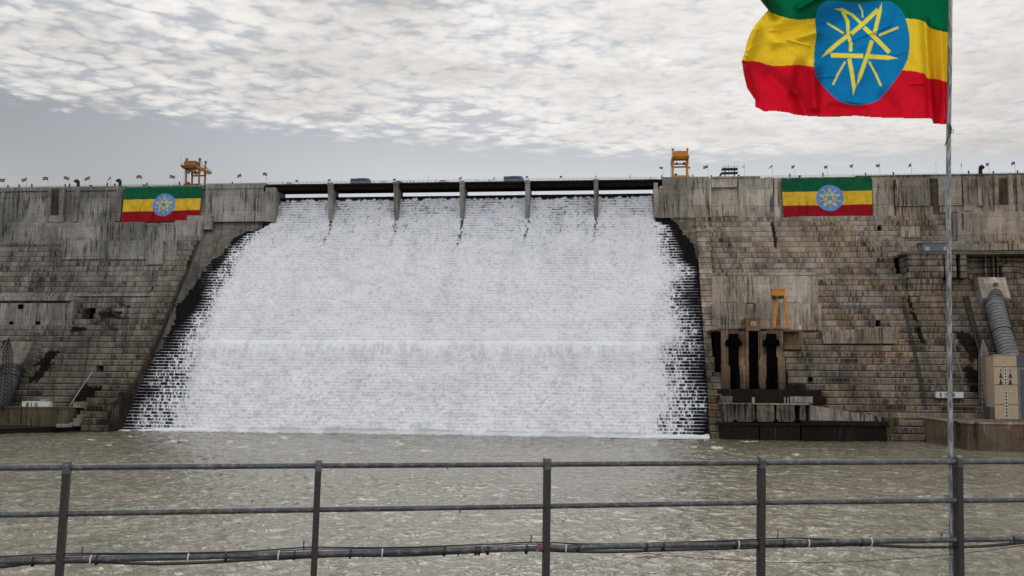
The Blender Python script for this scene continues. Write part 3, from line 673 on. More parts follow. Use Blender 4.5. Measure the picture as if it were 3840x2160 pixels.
m = bpy.data.materials.new('spray'); m.use_nodes = True; nt = m.node_tree; nt.nodes.clear(); o_ = nd(nt, 'ShaderNodeOutputMaterial')
v = nd(nt, 'ShaderNodeVolumePrincipled', ins={'Color': (.95, .96, .98, 1), 'Density': .11, 'Anisotropy': .1}); nt.links.new(v.outputs[0], o_.inputs['Volume'])
nx_, na = 160, 9; xs3 = np.linspace(XL + 25, XR - 4, nx_); X3, A3 = np.meshgrid(xs3, np.linspace(0, PI, na))
h3 = (.6 + 4.6 * fbm(X3 / 11, X3 * 0 + 5, 4, 2)) * np.clip((X3 - XL - 25) / 40, .12, 1) * np.clip((XR - 4 - X3) / 30, .15, 1)
V3 = np.stack([X3, 452.8 - np.cos(A3) * (1.5 + h3 * .6), .02 + np.sin(A3) * h3], -1)
mb = MB(); idx = lambda i, j: i * nx_ + j
mb.v = [tuple(p) for p in V3.reshape(-1, 3)]
mb.f = [(idx(i, j), idx(i, j + 1), idx((i + 1) % na, j + 1), idx((i + 1) % na, j)) for i in range(na) for j in range(nx_ - 1)] + [tuple(idx(i, 0) for i in range(na)), tuple(idx(i, nx_ - 1) for i in range(na))[::-1]]
mb.mi = [0] * len(mb.f); sp = mb.build('spray_mist', m, smooth=True); tag(sp, 'thin white spray hanging over the foot of the spillway', 'mist', kind='stuff')
# ================================================================== RIVER
def mat_river():
    m = bpy.data.materials.new('turbid_river'); m.use_nodes = True; nt = m.node_tree; b = nt.nodes['Principled BSDF']
    g = nd(nt, 'ShaderNodeNewGeometry'); s = nd(nt, 'ShaderNodeSeparateXYZ', ins={0: g.outputs['Position']})
    def nz(a, bb, det, rough=.6, dist=0.0, off=0.0):
        v = nd(nt, 'ShaderNodeCombineXYZ', ins={0: mth(nt, 'MULTIPLY', s.outputs[0], a), 1: mth(nt, 'MULTIPLY', s.outputs[1], bb), 2: off})
        return nd(nt, 'ShaderNodeTexNoise', ins={'Vector': v.outputs[0], 'Scale': 1.0, 'Detail': det, 'Roughness': rough, 'Distortion': dist}).outputs[0]
    n1 = nz(.30, .45, 3.0, .55, .7); n2 = nz(.9, 1.3, 3.0, .6, .8, 3.0); n3 = nz(.03, .04, 3.0, .5, 0, 7.0)
    col = mix(nt, sstep(nt, n3, .35, .65), (.135, .128, .092), (.165, .147, .115))
    rd = nd(nt, 'ShaderNodeTexNoise', noise_type='RIDGED_MULTIFRACTAL', ins={'Vector': nd(nt, 'ShaderNodeCombineXYZ', ins={0: mth(nt, 'MULTIPLY', s.outputs[0], .30), 1: mth(nt, 'MULTIPLY', s.outputs[1], .40)}).outputs[0],
            'Scale': 1.0, 'Detail': 4.0, 'Roughness': .55, 'Distortion': .9, 'Lacunarity': 2.1}).outputs[0]
    cap = nd(nt, 'ShaderNodeAttribute', attribute_name='cap').outputs['Fac']
    n4 = nz(.9, 1.5, 4.0, .7, .5, 11.0)
    capf = mth(nt, 'MULTIPLY', cap, sstep(nt, n4, .38, .55))
    col = mix(nt, capf, col, (.75, .74, .72))
    nt.links.new(col, b.inputs['Base Color'])
    nt.links.new(sstep(nt, capf, 0, .5, .05, .7), b.inputs['Roughness']); b.inputs['IOR'].default_value = 1.33
    hsum = mth(nt, 'ADD', mth(nt, 'MULTIPLY', n1, .68), mth(nt, 'MULTIPLY', n2, .18)); hsum = mth(nt, 'ADD', hsum, mth(nt, 'MULTIPLY', rd, .09))
    bp = nd(nt, 'ShaderNodeBump', ins={'Strength': 1.0, 'Distance': .8, 'Height': hsum}); nt.links.new(bp.outputs[0], b.inputs['Normal'])
    return m
M['river'] = mat_river()
nr, ncol = 620, 760
t = np.linspace(26.6 * FPX / 40, 26.6 * FPX / 474.5, nr); t = np.concatenate([np.geomspace(t[0], 950, 40), np.linspace(948, 26.6 * FPX / 474.5, nr - 40)])
yy = 26.6 * FPX / t; ss = np.linspace(-.86, .72, ncol)
S, YY = np.meshgrid(ss, yy); XX = S * YY
ZZ = .9 * (fbm(XX / 12, YY / 7, 3, 1) - .5) + .76 * (fbm(XX / 3.4 + YY * .05, YY / 2.3, 3, 3) - .5)
rdg = 1 - np.abs(2 * fbm(XX / 5.5 - YY * .06, YY / 3.6, 3, 5) - 1) * 2.2
ZZ = ZZ + .38 * np.clip(rdg, 0, 1) ** 2 * (.4 + 1.2 * fbm(XX / 40, YY / 40, 2, 4))
ZZ = ZZ * np.clip((YY - 38) / 40, .3, 1) * (.8 + .5 * np.exp(-((YY - 420) / 60) ** 2) * (XX > -230) * (XX < 40))
ZZ = ZZ - .15
pk = fbm(XX / 5, YY / 9, 4, 6); capm = np.clip((pk - .735) * 14, 0, 1) * np.clip((YY - 300) / 100, 0, 1) * (XX > -215) * (XX < 60)
river = grid_mesh('river_water', np.stack([XX, YY, ZZ], -1), ncol, nr, M['river'], attrs={'cap': capm})
tag(river, 'choppy brown-green river water below the dam', 'water', kind='structure')
mb = MB(); mb.quad((-1500, 20, -1.0), (1500, 20, -1.0), (1500, 470, -1.0), (-1500, 470, -1.0)); tag(mb.build('river_bed', M['river']), None, None, None, 'structure')

# ================================================================== LOWER WORKS
# left quay
q = thing('quay_wall', 'brown stained concrete quay below the left wing, carrying the white generator', 'quay', (-270, 430, 0))
P0 = atZ(-60, 1640, 0); P1 = atZ(60, 1626, 0)
mb = MB()
def poly_block(mb, pts, z0, z1):
    n = len(pts); vs = [(x, y, z0) for x, y in pts] + [(x, y, z1) for x, y in pts]
    mb._add(vs, [tuple(range(n))[::-1], tuple(range(n, 2 * n))] + [(i, (i + 1) % n, n + (i + 1) % n, n + i) for i in range(n)])
poly_block(mb, [(-340, 440), (-252, 440), (-252, 470), (-340, 470)], -1, 10.6)
poly_block(mb, [(-340, 439.5), (-251.7, 439.5), (-251.7, 441), (-340, 441)], 10.1, 10.95)
part('wall', mb, M['quay'], q)
mb = MB(); poly_block(mb, [(-340, 404), (-272, 407), (-267, 413.5), (-249, 444), (-242, 449.0), (-236.5, 451), (-236.5, 458), (-340, 458)], -1, 2.3); part('ledge', mb, M['wetwall'], q)
mb = MB()
for i in range(5): mb.cbox(-251.6 + i * .5, -246.6, 441 + i * 2.2, 462, 2.31 + i * 1.7, 4.0 + i * 1.7 - .004, .15)
part('steps', mb, M['greywall'], q)
mb = MB(); a = atY(210, 1594, 434); b = atY(272, 1594, 434); mb.tube([((a[0] + b[0]) / 2, 434, 2.32), ((a[0] + b[0]) / 2, 434, 3.6)], 3.4, 24); part('round_plinth', mb, M['greywall'], q)
# right quay
q = thing('quay_wall', 'brown concrete quay at the foot of the right wing, carrying the tan building', 'quay', (130, 410, 0))
mb = MB()
poly_block(mb, [(127.2, 472), (129.2, 407), (260, 407.5), (260, 475)], -1, 9.8)
poly_block(mb, [(110.6, 455), (127.0, 468), (127.3, 478), (110.6, 478)], -1, 10.0)
part('wall', mb, M['quay'], q)
mb = MB(); poly_block(mb, [(126.6, 473), (128.8, 406.4), (262, 406.9), (262, 408.3), (130.2, 407.9), (128.0, 473)], 9.81, 10.5); part('kerb', mb, M['greywall'], q)
mb = MB()
pts = [(127.8, 470), (129.4, 407.3), (200, 407.6)]
for (a, b) in zip(pts, pts[1:]):
    L = math.dist(a, b); n = int(L / 2.2)
    for k in (.6, 1.15): mb.bar((*a, 10.5 + k), (*b, 10.5 + k), .08)
    for i in range(n + 1):
        f = i / n; x = a[0] + (b[0] - a[0]) * f; y = a[1] + (b[1] - a[1]) * f; mb.bar((x, y, 10.5), (x, y, 11.65), .09)
part('railing', mb, M['galv'], q)

# outlet structure: gate towers, bays, apron
ot = thing('outlet_structure', 'brown concrete gate towers with tall black bays under the orange gantry', 'gate structure', (60, 470, 0))
YO = 471.0
def bx(mb, r, Y, depth=12): wallbox(mb, r, Y, depth)
for r, Yf in [((2704, 1231, 2732, 1372), YO), ((2770, 1240, 2797, 1372), YO), ((2797.2, 1241, 2808, 1460), YO - 1), ((2845, 1241, 2858, 1460), YO - 1),
              ((2858.2, 1240, 2874, 1420), YO), ((2911, 1231, 2937, 1340), YO + .5),
              ((2706, 1372.3, 2738, 1458), YO - 2), ((2774, 1372.3, 2797, 1458), YO - 2), ((2850, 1420.3, 2873, 1458), YO - 2), ((2918, 1340.3, 2944, 1460), YO - 1.5)]:
    mb = MB(); bx(mb, r, Yf); part('gate_pillar', mb, M['outlet'], ot)
for r_, Y_, d_, nm_ in (((2676, 1395, 2704, 1460), YO + 1, 12, 'block'), ((2733, 1234, 2770, 1252), YO + .4, 3, 'lintel'), ((2875, 1234, 2911, 1252), YO + .4, 3, 'lintel'), ((2660, 1236, 2704, 1242), YO + 1, 24, 'slab'),
                       ((2937.3, 1236, 3011, 1243), YO + 1, 22, 'slab'), ((2938, 1243.5, 3011, 1310), YO + 12, 14, 'side_wall'), ((2700, 1230.2, 2938, 1233.8), YO - .4, 26, 'walkway')):
    mb = MB(); bx(mb, r_, Y_, d_); part(nm_, mb, M['outlet'], ot)
mb = MB(); a = atY(2672, 1242, YO + 8); b = atY(2940, 1460, YO + 8); mb.box(a[0], b[0], YO + 8.5, YO + 30, b[2], a[2] - .3); part('bay_dark_block', mb, M['void'], ot)
mb = MB(); bx(mb, (2672, 1396, 2956, 1462), YO + 1.6, 12); part('wet_back_wall', mb, M['wetwall'], ot)
for r_, Y_ in (((2681, 1243, 2703.5, 1395), YO + .6), ((2808.3, 1242, 2844.7, 1470), YO + .9)):
    mb = MB(); bx(mb, r_, Y_, 3); part('bay_dark_block', mb, M['void'], ot)  # black panel: the bay's dark depth put into its colour
for cx in (2751.5, 2894):       # the two bulky gate frames
    mb = MB()
    A = lambda x, y, Y=YO - 2.2: atY(x, y, Y)
    pl = [(-18, 1251), (18, 1251), (18, 1268), (30, 1280), (30, 1297), (-30, 1297), (-30, 1280), (-18, 1268)]
    f = [A(cx + u, v) for u, v in pl]; n = len(f)
    mb._add(f + [(p[0], p[1] + 6, p[2]) for p in f], [tuple(range(n))[::-1], tuple(range(n, 2 * n))] + [(i, (i + 1) % n, n + (i + 1) % n, n + i) for i in range(n)])
    a = A(cx - 18, 1298); b = A(cx + 19, 1476); mb.box(a[0], b[0], YO - .5, YO + 6, b[2], a[2]); a = A(cx + 6, 1400); b = A(cx + 24, 1478); mb.box(a[0], b[0], YO - 2.6, YO - .6, b[2], a[2])
    for k in (-9, 9): c0 = A(cx + k, 1284); mb.tube([(c0[0], YO - 3.2, c0[2]), (c0[0], YO - 2, c0[2])], 1.0, 12)
    part('gate', mb, M['void'], ot)
mb = MB(); bx(mb, (2797, 1195, 2851, 1240.5), YO - 1.6, 14); bx(mb, (2785, 1199, 2796.8, 1240), YO + 2, 10); gh = part('gate_house', mb, M['housem'], ot)
mb = MB(); bx(mb, (2795, 1192.6, 2853, 1194.8), YO - 2, 15); part('roof', mb, M['greyclad'], gh)
mb = MB()
a = atY(2817, 1207, YO - 1.8); b = atY(2834, 1219.5, YO - 1.8)
mb.box(a[0], b[0], YO - 1.8, YO - 1.5, b[2], a[2]); wn = part('window', mb, M['white'], gh)
mb = MB(); mx = (a[0] + b[0]) / 2
mb.box(a[0] + .25, mx - .1, YO - 1.95, YO - 1.82, b[2] + .25, a[2] - .25).box(mx + .1, b[0] - .25, YO - 1.95, YO - 1.82, b[2] + .25, a[2] - .25); part('pane', mb, M['slate'], gh)
mb = MB()
for (x0, x1) in ((2700, 2795), (2853, 2940)):
    mb = MB(); a = atY(x0, 1230, YO); b = atY(x1, 1230, YO)
    for k in (.6, 1.15): mb.bar((a[0], YO, a[2] + k), (b[0], YO, a[2] + k), .09)
    for i in range(9): x = a[0] + (b[0] - a[0]) * i / 8; mb.bar((x, YO, a[2]), (x, YO, a[2] + 1.15), .1)
    part('railing', mb, M['galv'], ot)
mb = MB(); bx(mb, (2690, 1460.5, 3080, 1485), YO - 4, 16); bx(mb, (2692, 1485.5, 3100, 1514), YO - 8, 20); part('wet_base', mb, M['wetwall'], ot)
for r_, Y_, d_ in (((2698, 1486, 2746, 1513), YO - 8.3, 2), ((2962, 1487, 3048, 1513), YO - 9, 3), ((2820, 1490, 2831, 1513), YO - 8.5, 1), ((2940, 1490, 2947, 1513), YO - 8.5, 1), ((2952, 1490, 2958, 1513), YO - 8.5, 1)):
    mb = MB(); bx(mb, r_, Y_, d_); part('pale_block', mb, M['greywall'], ot)
YP = 452.5
for (x0, x1) in ((2709, 2752), (2759, 2829), (2838, 2903), (2914, 2979), (3001, 3021)):
    mb = MB(); a = atY(x0, 1517, YP); b = atY(x1, 1582, YP); zt, zb = a[2], b[2]; c_ = 1.2
    fl = [(a[0], zt), (b[0], zt), (b[0] + .3, zb + c_), (b[0] - .8, zb), (a[0] + .8, zb), (a[0] - .3, zb + c_)]
    n = 6; mb._add([(x, YP, z) for x, z in fl] + [(x, YP + 3, z) for x, z in fl], [tuple(range(n)), tuple(range(n, 2 * n))[::-1]] + [(i, n + i, n + (i + 1) % n, (i + 1) % n) for i in range(n)])
    part('apron_panel', mb, M['paleout'], ot)
mb = MB(); bx(mb, (2700, 1514.3, 3040, 1517.2), YP - .6, 18); part('ledge', mb, M['greywall'], ot)
mb = MB(); a = atY(3034, 1518, YP - .5); b = atY(3304, 1563, YP - .5); c_ = atY(3304, 1581, YP - .5); d = atY(3034, 1581, YP - .5)
mb.hexa([d, c_, b, a], [(p[0], p[1] + 18, p[2]) for p in (d, c_, b, a)]); part('wing_ramp', mb, M['greywall'], ot)
mb = MB(); a = atY(2690, 1584, 450.2); b = atY(3325, 1591, 449)
mb.box(a[0], 111, 449.2, 470, 6.3, 7.3); mb.box(atY(3006, 1585, 448.5)[0], 110.4, 448.4, 462, 6.8, 8.6); part('sill', mb, M['wetwall'], ot)
for (x0, x1) in ((2698, 2846), (2851, 3001), (3007, 3325)):
    mb = MB(); mb.box(atY(x0, 1620, 450)[0], atY(x1, 1620, 450)[0], 450, 466, -1, 6.28); part('tailrace_wall', mb, M['wetwall'], ot)

# ================================================================== PENSTOCKS
def penstock(label, pts, r, n_rings):
    q = thing('penstock', label, 'penstock', pts[-1])
    mb = MB(); mb.tube(pts, r, 40); part('pipe', mb, M['penstock'] if pts[0][0] > 0 else M['greyclad'], q, smooth=True)
    L = [Vector(p) for p in pts]; seg = [(L[i + 1] - L[i]).length for i in range(len(L) - 1)]; tot = sum(seg)
    for k in range(1, n_rings):
        s_ = tot * k / n_rings; i = 0
        while i < len(seg) - 1 and s_ > seg[i]: s_ -= seg[i]; i += 1
        d = (L[i + 1] - L[i]).normalized(); c = L[i] + d * s_
        wide = (k == int(n_rings * .48)); mb = MB(); mb.tube([c - d * .10, c + d * .10], r + (.5 if wide else .13), 40); part('stiffener_ring', mb, M['ring'], q, smooth=False)
def hood(label, pl, x0, x1):
    q = thing('intake_hood', label, 'concrete hood', ((x0 + x1) / 2, pl[0][0], pl[0][1]))
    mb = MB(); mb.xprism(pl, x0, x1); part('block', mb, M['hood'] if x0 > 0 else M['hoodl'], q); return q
# right
Bp = onface(3666, 1040, 8.0); xl = Bp[0]; xr = onface(3770, 1039, 8.0)[0]
Cp = atX(3684, 1116, xl); Ap = atX(3645.5, 1044, xl); Dp = atX(3666, 1173, xl)
hq = hood('pale concrete hood over the large pipe on the right wing', [(Bp[1], Bp[2]), (Cp[1], Cp[2]), (Cp[1] + .5, Cp[2] - .9), (Dp[1], Dp[2]), (Dp[1] + 14, Dp[2]), (Ap[1] + 12, Ap[2]), (Ap[1], Ap[2])], xl, xr)
for (u, v) in ((3734, 1066), (3747, 1108)):
    mb = MB(); p = onface(u, v, 8.6); mb.box(p[0] - .9, p[0] + .9, p[1] - .3, p[1] + .4, p[2] - .8, p[2] + .8)
    part('socket', mb, M['quay'], hq)
p0 = onface(3728, 1105, 1.0); p1 = onface(3732, 1150, 4.5); p2 = onface(3764, 1270, 6.0); p3 = onface(3790, 1350, 7.0); p4 = onface(3820, 1440, 9.0)
penstock('large grey ribbed pipe slanting down behind the tan building', [tuple(p) for p in (p1 + (p0 - p1) * .9, p1, p2, p3, p4)], 4.35, 30)
# left
Bp = onface(126, 1280, 9.0); xr = Bp[0]; xl = onface(33, 1280, 9.0)[0] - 1.5
Cp = atX(83.5, 1364, xr); Dp = atX(115, 1413, xr); Ap = atX(184, 1283, xr)
hq = hood('concrete hood over the large pipe at the far left', [(Bp[1], Bp[2]), (Cp[1], Cp[2]), (Cp[1] + .5, Cp[2] - .9), (Dp[1], Dp[2]), (Dp[1] + 12, Dp[2]), (Ap[1], Ap[2] - 1)], xl, xr)
p1 = onface(50, 1385, 3.0); p2 = onface(30, 1440, 5.0); p3 = onface(-10, 1530, 8.0); p0 = onface(62, 1350, -1.0)
penstock('large grey ribbed pipe cut off by the left edge of the picture', [tuple(p) for p in (p0, p1, p2, p3)], 4.4, 17)

# ================================================================== POWERHOUSE
pb = atZ(3733, 1571, 10.0); YB = pb[1]
ph = thing('powerhouse', 'tan building with two narrow window strips and a grey side on the right quay', 'building', (pb[0] + 8, YB, 10))
A = lambda x, y, Y=YB: atY(x, y, Y)
bxl = A(3732.5, 1560)[0]; bxr = A(3820, 1560)[0]; btop = A(3770, 1332)[2]
mb = MB(); mb.box(bxl, bxr, YB, YB + 14, 10, btop); wl_ = part('wall', mb, M['tan'], ph)
for y in (1375, 1443, 1517):
    mb = MB(); z = A(3770, y)[2]; mb.box(bxl - .01, bxr + .01, YB - .05, YB, z - .12, z + .12); part('joint', mb, M['steel'], wl_)
mb = MB(); mb.box(bxr + .02, bxr + 40, YB + .6, YB + 34, 10, btop - 4.6); part('grey_wall', mb, M['penstock'], ph)
mb = MB(); mb.box(bxr + .02, bxr + 40.2, YB - .2, YB + 34.5, btop - 4.6, btop + .3); part('roof_band', mb, M['greyclad'], ph)
mb = MB(); mb.box(bxl - .3, bxr + .2, YB - .3, YB + 14.2, btop + .004, btop + .35); part('roof', mb, M['galv'], ph)
mb = MB(); mb.box(bxr + 1.5, bxr + 3.2, YB + .35, YB + .6, 10, btop - 6); part('downpipe', mb, M['greyclad'], ph)
mb = MB(); a = A(3717, 1527); mb.box(a[0], bxl - .05, YB + 1, YB + 9, 10, a[2]); part('annex', mb, M['greyclad'], ph)
for (x0, y0, x1, y1, n) in ((3763.5, 1372, 3776, 1442, 6), (3767, 1469, 3781, 1566, 8)):
    a = A(x0, y0); b = A(x1, y1)
    mb = MB(); mb.box(a[0], b[0], YB - .12, YB - .06, b[2], a[2]); w = part('window_strip', mb, M['white'], ph)
    h_ = (a[2] - b[2]) / n
    for k in range(n):
        mb = MB(); mb.box(a[0] + .22, b[0] - .22, YB - .18, YB - .125, b[2] + k * h_ + .3, b[2] + (k + 1) * h_ - .12); mb.box((a[0] + b[0]) / 2 - .06, (a[0] + b[0]) / 2 + .06, YB - .22, YB - .19, b[2] + k * h_ + .3, b[2] + (k + 1) * h_ - .12); part('pane', mb, M['glassd'], w)
for xc in (3753, 3788.5):
    for yc, s_ in ((1388, .35), (1407, .9), (1431, .9)):
        mb = MB(); c0 = A(xc, yc)
        mb._add([(c0[0] - .8 * s_, YB - .06, c0[2] - 1.3 * s_), (c0[0] + .8 * s_, YB - .06, c0[2] - 1.3 * s_), (c0[0], YB - .06, c0[2] + 1.5 * s_), (c0[0] - .8 * s_, YB - .001, c0[2] - 1.3 * s_), (c0[0] + .8 * s_, YB - .001, c0[2] - 1.3 * s_), (c0[0], YB - .001, c0[2] + 1.5 * s_)], [(0, 1, 2), (5, 4, 3), (0, 3, 4, 1), (1, 4, 5, 2), (2, 5, 3, 0)])
        part('triangle_ornament', mb, M['steel'], ph)
for xc in (3753, 3790):
    mb = MB(); c0 = A(xc, 1468); mb.tube([(c0[0], YB - .3, c0[2]), (c0[0], YB - .001, c0[2])], .28, 10)
    part('lamp', mb, M['white'], ph)

# ================================================================== LATTICE TOWERS
def lattice(label, x, y, z0, ztop, wb, wt, kink, mt='galv'):
    q = thing('lattice_tower', label, 'tower', (x, y, z0))
    H = ztop - z0; zk_ = z0 + H * kink
    def w(z): return wb + (wt - wb) * (z - z0) / (zk_ - z0) if z < zk_ else wt * (1 - (z - zk_) / (ztop - zk_)) + .1
    for sx_ in (-1, 1):
        for sy_ in (-1, 1):
            mb = MB(); pts = [(x + sx_ * w(z) / 2, y + sy_ * w(z) / 2, z) for z in (z0, zk_, ztop)]
            mb.bar(pts[0], pts[1], .26); mb.bar(pts[1], pts[2], .24); part('leg', mb, M[mt], q)
    mb = MB(); z = z0
    while z < ztop - 1.2:
        h = max(1.0, w(z) * .55); z2 = min(z + h, ztop - .6)
        for fa in range(4):
            c = [(-1, -1), (1, -1), (1, 1), (-1, 1)]; a = c[fa]; b = c[(fa + 1) % 4]
            pa = (x + a[0] * w(z) / 2, y + a[1] * w(z) / 2, z); pb_ = (x + b[0] * w(z2) / 2, y + b[1] * w(z2) / 2, z2)
            pc = (x + b[0] * w(z) / 2, y + b[1] * w(z) / 2, z); pd = (x + a[0] * w(z2) / 2, y + a[1] * w(z2) / 2, z2)
            mb.bar(pa, pb_, .13); mb.bar(pc, pd, .13); mb.bar(pd, pb_, .14)
        z = z2
    part('bracing', mb, M[mt], q)
    return q
a = atZ(3700, 1567, 10); zt = atY(3691, 1273, a[1])[2]; lattice('tall galvanised lattice mast left of the tan building', a[0] - .4, a[1], 10, zt, 4.2, 3.0, .78)
a = atZ(14, 1529, 11); zt = atY(26, 1265, a[1])[2]; lattice('dark lattice mast in front of the left pipe', a[0], a[1] + 1, 11, zt, 3.6, 2.6, .8, 'steel')

# ================================================================== CRANES
def gantry(label, X, Yf, z, mt):
    q = thing('gantry_crane', label, 'crane', (X, Yf, z)); L = M[mt]
    w, dp = 7.7, 8.0
    for sx_ in (-1, 1):
        for yy in (Yf, Yf + dp):
            mb = MB(); x = X + sx_ * w / 2
            mb.box(x - .42, x + .42, yy - .45, yy + .45, z + .3, z + 9.4); mb.box(x - .6, x + .6, yy - .6, yy + .6, z + 7.6, z + 9.4)
            part('leg', mb, L, q)
            if not (sx_ < 0 and yy > Yf):
                mb = MB(); mb.box(x - .33, x + .33, yy - .4, yy + .4, z + 11.02, z + 15.4); mb.box(x - .6, x + .6, yy - .6, yy + .6, z + 15.0, z + 16.0); part('mast', mb, L, q)
        mb = MB(); x = X + sx_ * w / 2
        mb._add([(x + dx, yy, zz) for dx in (-.5, .5) for yy, zz in ((Yf - 6.8, z + 10.2), (Yf - 6.8, z + 11), (Yf + 16, z + 11), (Yf + 16, z + 10.2), (Yf + 14, z + 9.41), (Yf - 4.6, z + 9.41))],
                [(0, 1, 2, 3, 4, 5), (11, 10, 9, 8, 7, 6)] + [(i, 6 + i, 6 + (i + 1) % 6, (i + 1) % 6) for i in range(6)])
        part('girder', mb, L, q)
        mb = MB()
        for a_, b_ in (((Yf, z + 15.5), (Yf - 5.5, z + 11)), ((Yf, z + 15.5), (Yf + 7.5, z + 11.1)), ((Yf + dp, z + 13), (Yf + 15, z + 11))): mb.bar((x, *a_), (x, *b_), .16)
        for k in (.6, 1.2): mb.bar((x + sx_ * .5, Yf + 1, z + 11 + k), (x + sx_ * .5, Yf + 16, z + 11 + k), .07)
        for k in range(8): mb.bar((x + sx_ * .5, Yf + 1 + k * 2.14, z + 11), (x + sx_ * .5, Yf + 1 + k * 2.14, z + 12.2), .07)
        part('stay', mb, M['steel'], q)
    for yy in (Yf, Yf + dp):
        mb = MB(); mb.box(X - w / 2 - .9, X + w / 2 + .9, yy - .46, yy + .46, z + .25, z + 1.3); part('sill_beam', mb, L, q)
        if yy > Yf or mt == 'orange': mb = MB(); mb.box(X - w / 2 + .43, X + w / 2 - .43, yy - .3, yy + .3, z + 7.1, z + 7.9); part('cross_beam', mb, L, q)
    mb = MB(); x0, x1 = X - w / 2 + .55, X + w / 2 - .55
    mb.box(x0, x1, Yf - 4.5, Yf + 2.5, z + 11.0, z + 13.3); mb.xprism([(Yf - 4.7, z + 10.98), (Yf + 2.7, z + 10.98), (Yf + 2.0, z + 9.7), (Yf - 4.0, z + 9.7)], x0, x1)
    hs = part('machine_house', mb, L, q)
    mb = MB(); mb.box(x0 - .1, x1 + .1, Yf - 4.7, Yf + 2.6, z + 13.31, z + 13.5); part('roof', mb, M['rustor'], hs)
    for k in (-1, 1):
        mb = MB(); mb.tube([(X + k * 1.9, Yf - 1, z + 10.2), (X + k * 1.9, Yf - 1, z + 8.2)], .05, 6); mb.tube([(X + k * 1.9, Yf - 1, z + 8.2), (X + k * 1.9, Yf - 1, z + 7.7), (X + k * 1.9, Yf - 1, z + 6.9), (X + k * 1.9, Yf - 1, z + 6.6)], [.35, .6, .3, .12], 8); part('hook', mb, M['steel'], q)
    mb = MB()
    for dx in (-.9, -.3): mb.bar((X - w / 2 - .5 + dx, Yf, z + .3), (X - w / 2 - .5 + dx, Yf, z + 9), .06)
    for k in range(22): mb.bar((X - w / 2 - 1.4, Yf, z + .6 + k * .4), (X - w / 2 - .8, Yf, z + .6 + k * .4), .05)
    part('ladder', mb, M['steel'], q)
    mb = MB(); mb.tube([(X - 2.4, Yf - .1, z + 1.7), (X - 2.4, Yf + .5, z + 1.7)], .75, 16)
    part('cable_reel', mb, M['steel'], q)
    mb = MB(); mb.tube([(X - w / 2 - .8, Yf - 6, z + 11), (X - w / 2 - .8, Yf - 6, z + 15.8)], .06, 6); part('aerial', mb, M['steel'], q)
    return q
xc = (atY(695, 690, 545.5)[0] + atY(748.5, 690, 545.5)[0]) / 2
gantry('weathered brown-orange gantry crane on the crest above the left banner', xc, 545.5, CREST, 'rustor')
xc = (atY(2522, 665, 545.5)[0] + atY(2580.5, 665, 545.5)[0]) / 2
gantry('bright orange gantry crane on the crest just right of the bridge', xc, 545.5, CREST + .9, 'orange')
# small orange gantry at the outlet works
cz = atY(2930, 1231, 474)[2]
q = thing('gantry_crane', 'small orange A-legged gantry crane above the black gate bays', 'crane', (atY(2928, 1231, 474)[0], 474, cz))
A = lambda x, y, Y=474: tuple(atY(x, y, Y))
for (x0, y0, x1, y1, w) in ((2913.5, 1108, 2903, 1229, 1.25), (2941.5, 1112, 2956, 1229, 1.2)):
    mb = MB(); mb.bar(A(x0, y0), A(x1, y1), w, w * 1.1, up=(0, 1, 0)); part('leg', mb, M['orange'], q)
mb = MB(); a = A(2897, 1086); b = A(2943, 1109); mb.box(a[0], b[0], 473.5, 479, b[2], a[2]); mb.box(a[0] - .2, b[0] + .1, 473.2, 479.2, a[2] + .004, a[2] + .25); part('beam', mb, M['orange'], q)
mb = MB(); a = A(2898, 1110, 473); b = A(2912, 1123, 473); mb.box(a[0], b[0], 472, 476, b[2], a[2]); part('cab', mb, M['steel'], q)
mb = MB(); a = A(2918, 1109.5, 473); b = A(2938, 1118, 473); mb.box(a[0], b[0], 472, 478, b[2], a[2]); part('hoist', mb, M['steel'], q)
mb = MB(); a = A(2897, 1123); b = A(2919, 1132); mb.box(a[0], b[0], 472.5, 476, b[2] + .5, a[2] - .1); a = A(2904, 1170); b = A(2920, 1179); mb.box(a[0], b[0], 473, 475, b[2], b[2] + .35)
for x in (2905, 2919.5): p = A(x, 1172); mb.bar(p, (p[0], p[1], p[2] - .8), .3)
part('platform', mb, M['orange'], q)
for x in (2902, 2953): mb = MB(); a = A(x - 12, 1230); b = A(x + 10, 1235); mb.box(a[0], b[0], 472.8, 475.2, b[2], a[2]); part('bogie', mb, M['rustor'], q)

# viewing platform on the right crest
A = lambda x, y, Y=546: tuple(atY(x, y, Y))
q = thing('scaffold_platform', 'two-tier steel platform with a short stair on the right crest', 'platform', A(2737, 664))
for x in (2719.6, 2754.7):
    mb = MB(); a = A(x, 664); b = A(x, 625); mb.bar(a, b, .28); mb.bar((a[0], a[1] + 3, a[2]), (b[0], b[1] + 3, b[2]), .28); part('post', mb, M['steel'], q)
for y0, y1 in ((631, 634), (646, 649)):
    mb = MB(); a = A(2707, y0); b = A(2767, y1); mb.box(a[0], b[0], 545.4, 549.6, b[2], a[2]); part('deck', mb, M['steel'], q)
    mb = MB()
    for k in (.5, 1.0):
        mb.bar((a[0], 545.5, a[2] + k), (b[0], 545.5, a[2] + k), .08)
    for i in range(6): x = a[0] + (b[0] - a[0]) * i / 5; mb.bar((x, 545.5, a[2]), (x, 545.5, a[2] + 1.05), .09)
    part('railing', mb, M['steel'], q)
mb = MB(); mb.bar(A(2707, 648), A(2698, 664.5), .3, 1.0); mb.bar(A(2706, 641), A(2697, 657), .08); part('stair', mb, M['steel'], q)

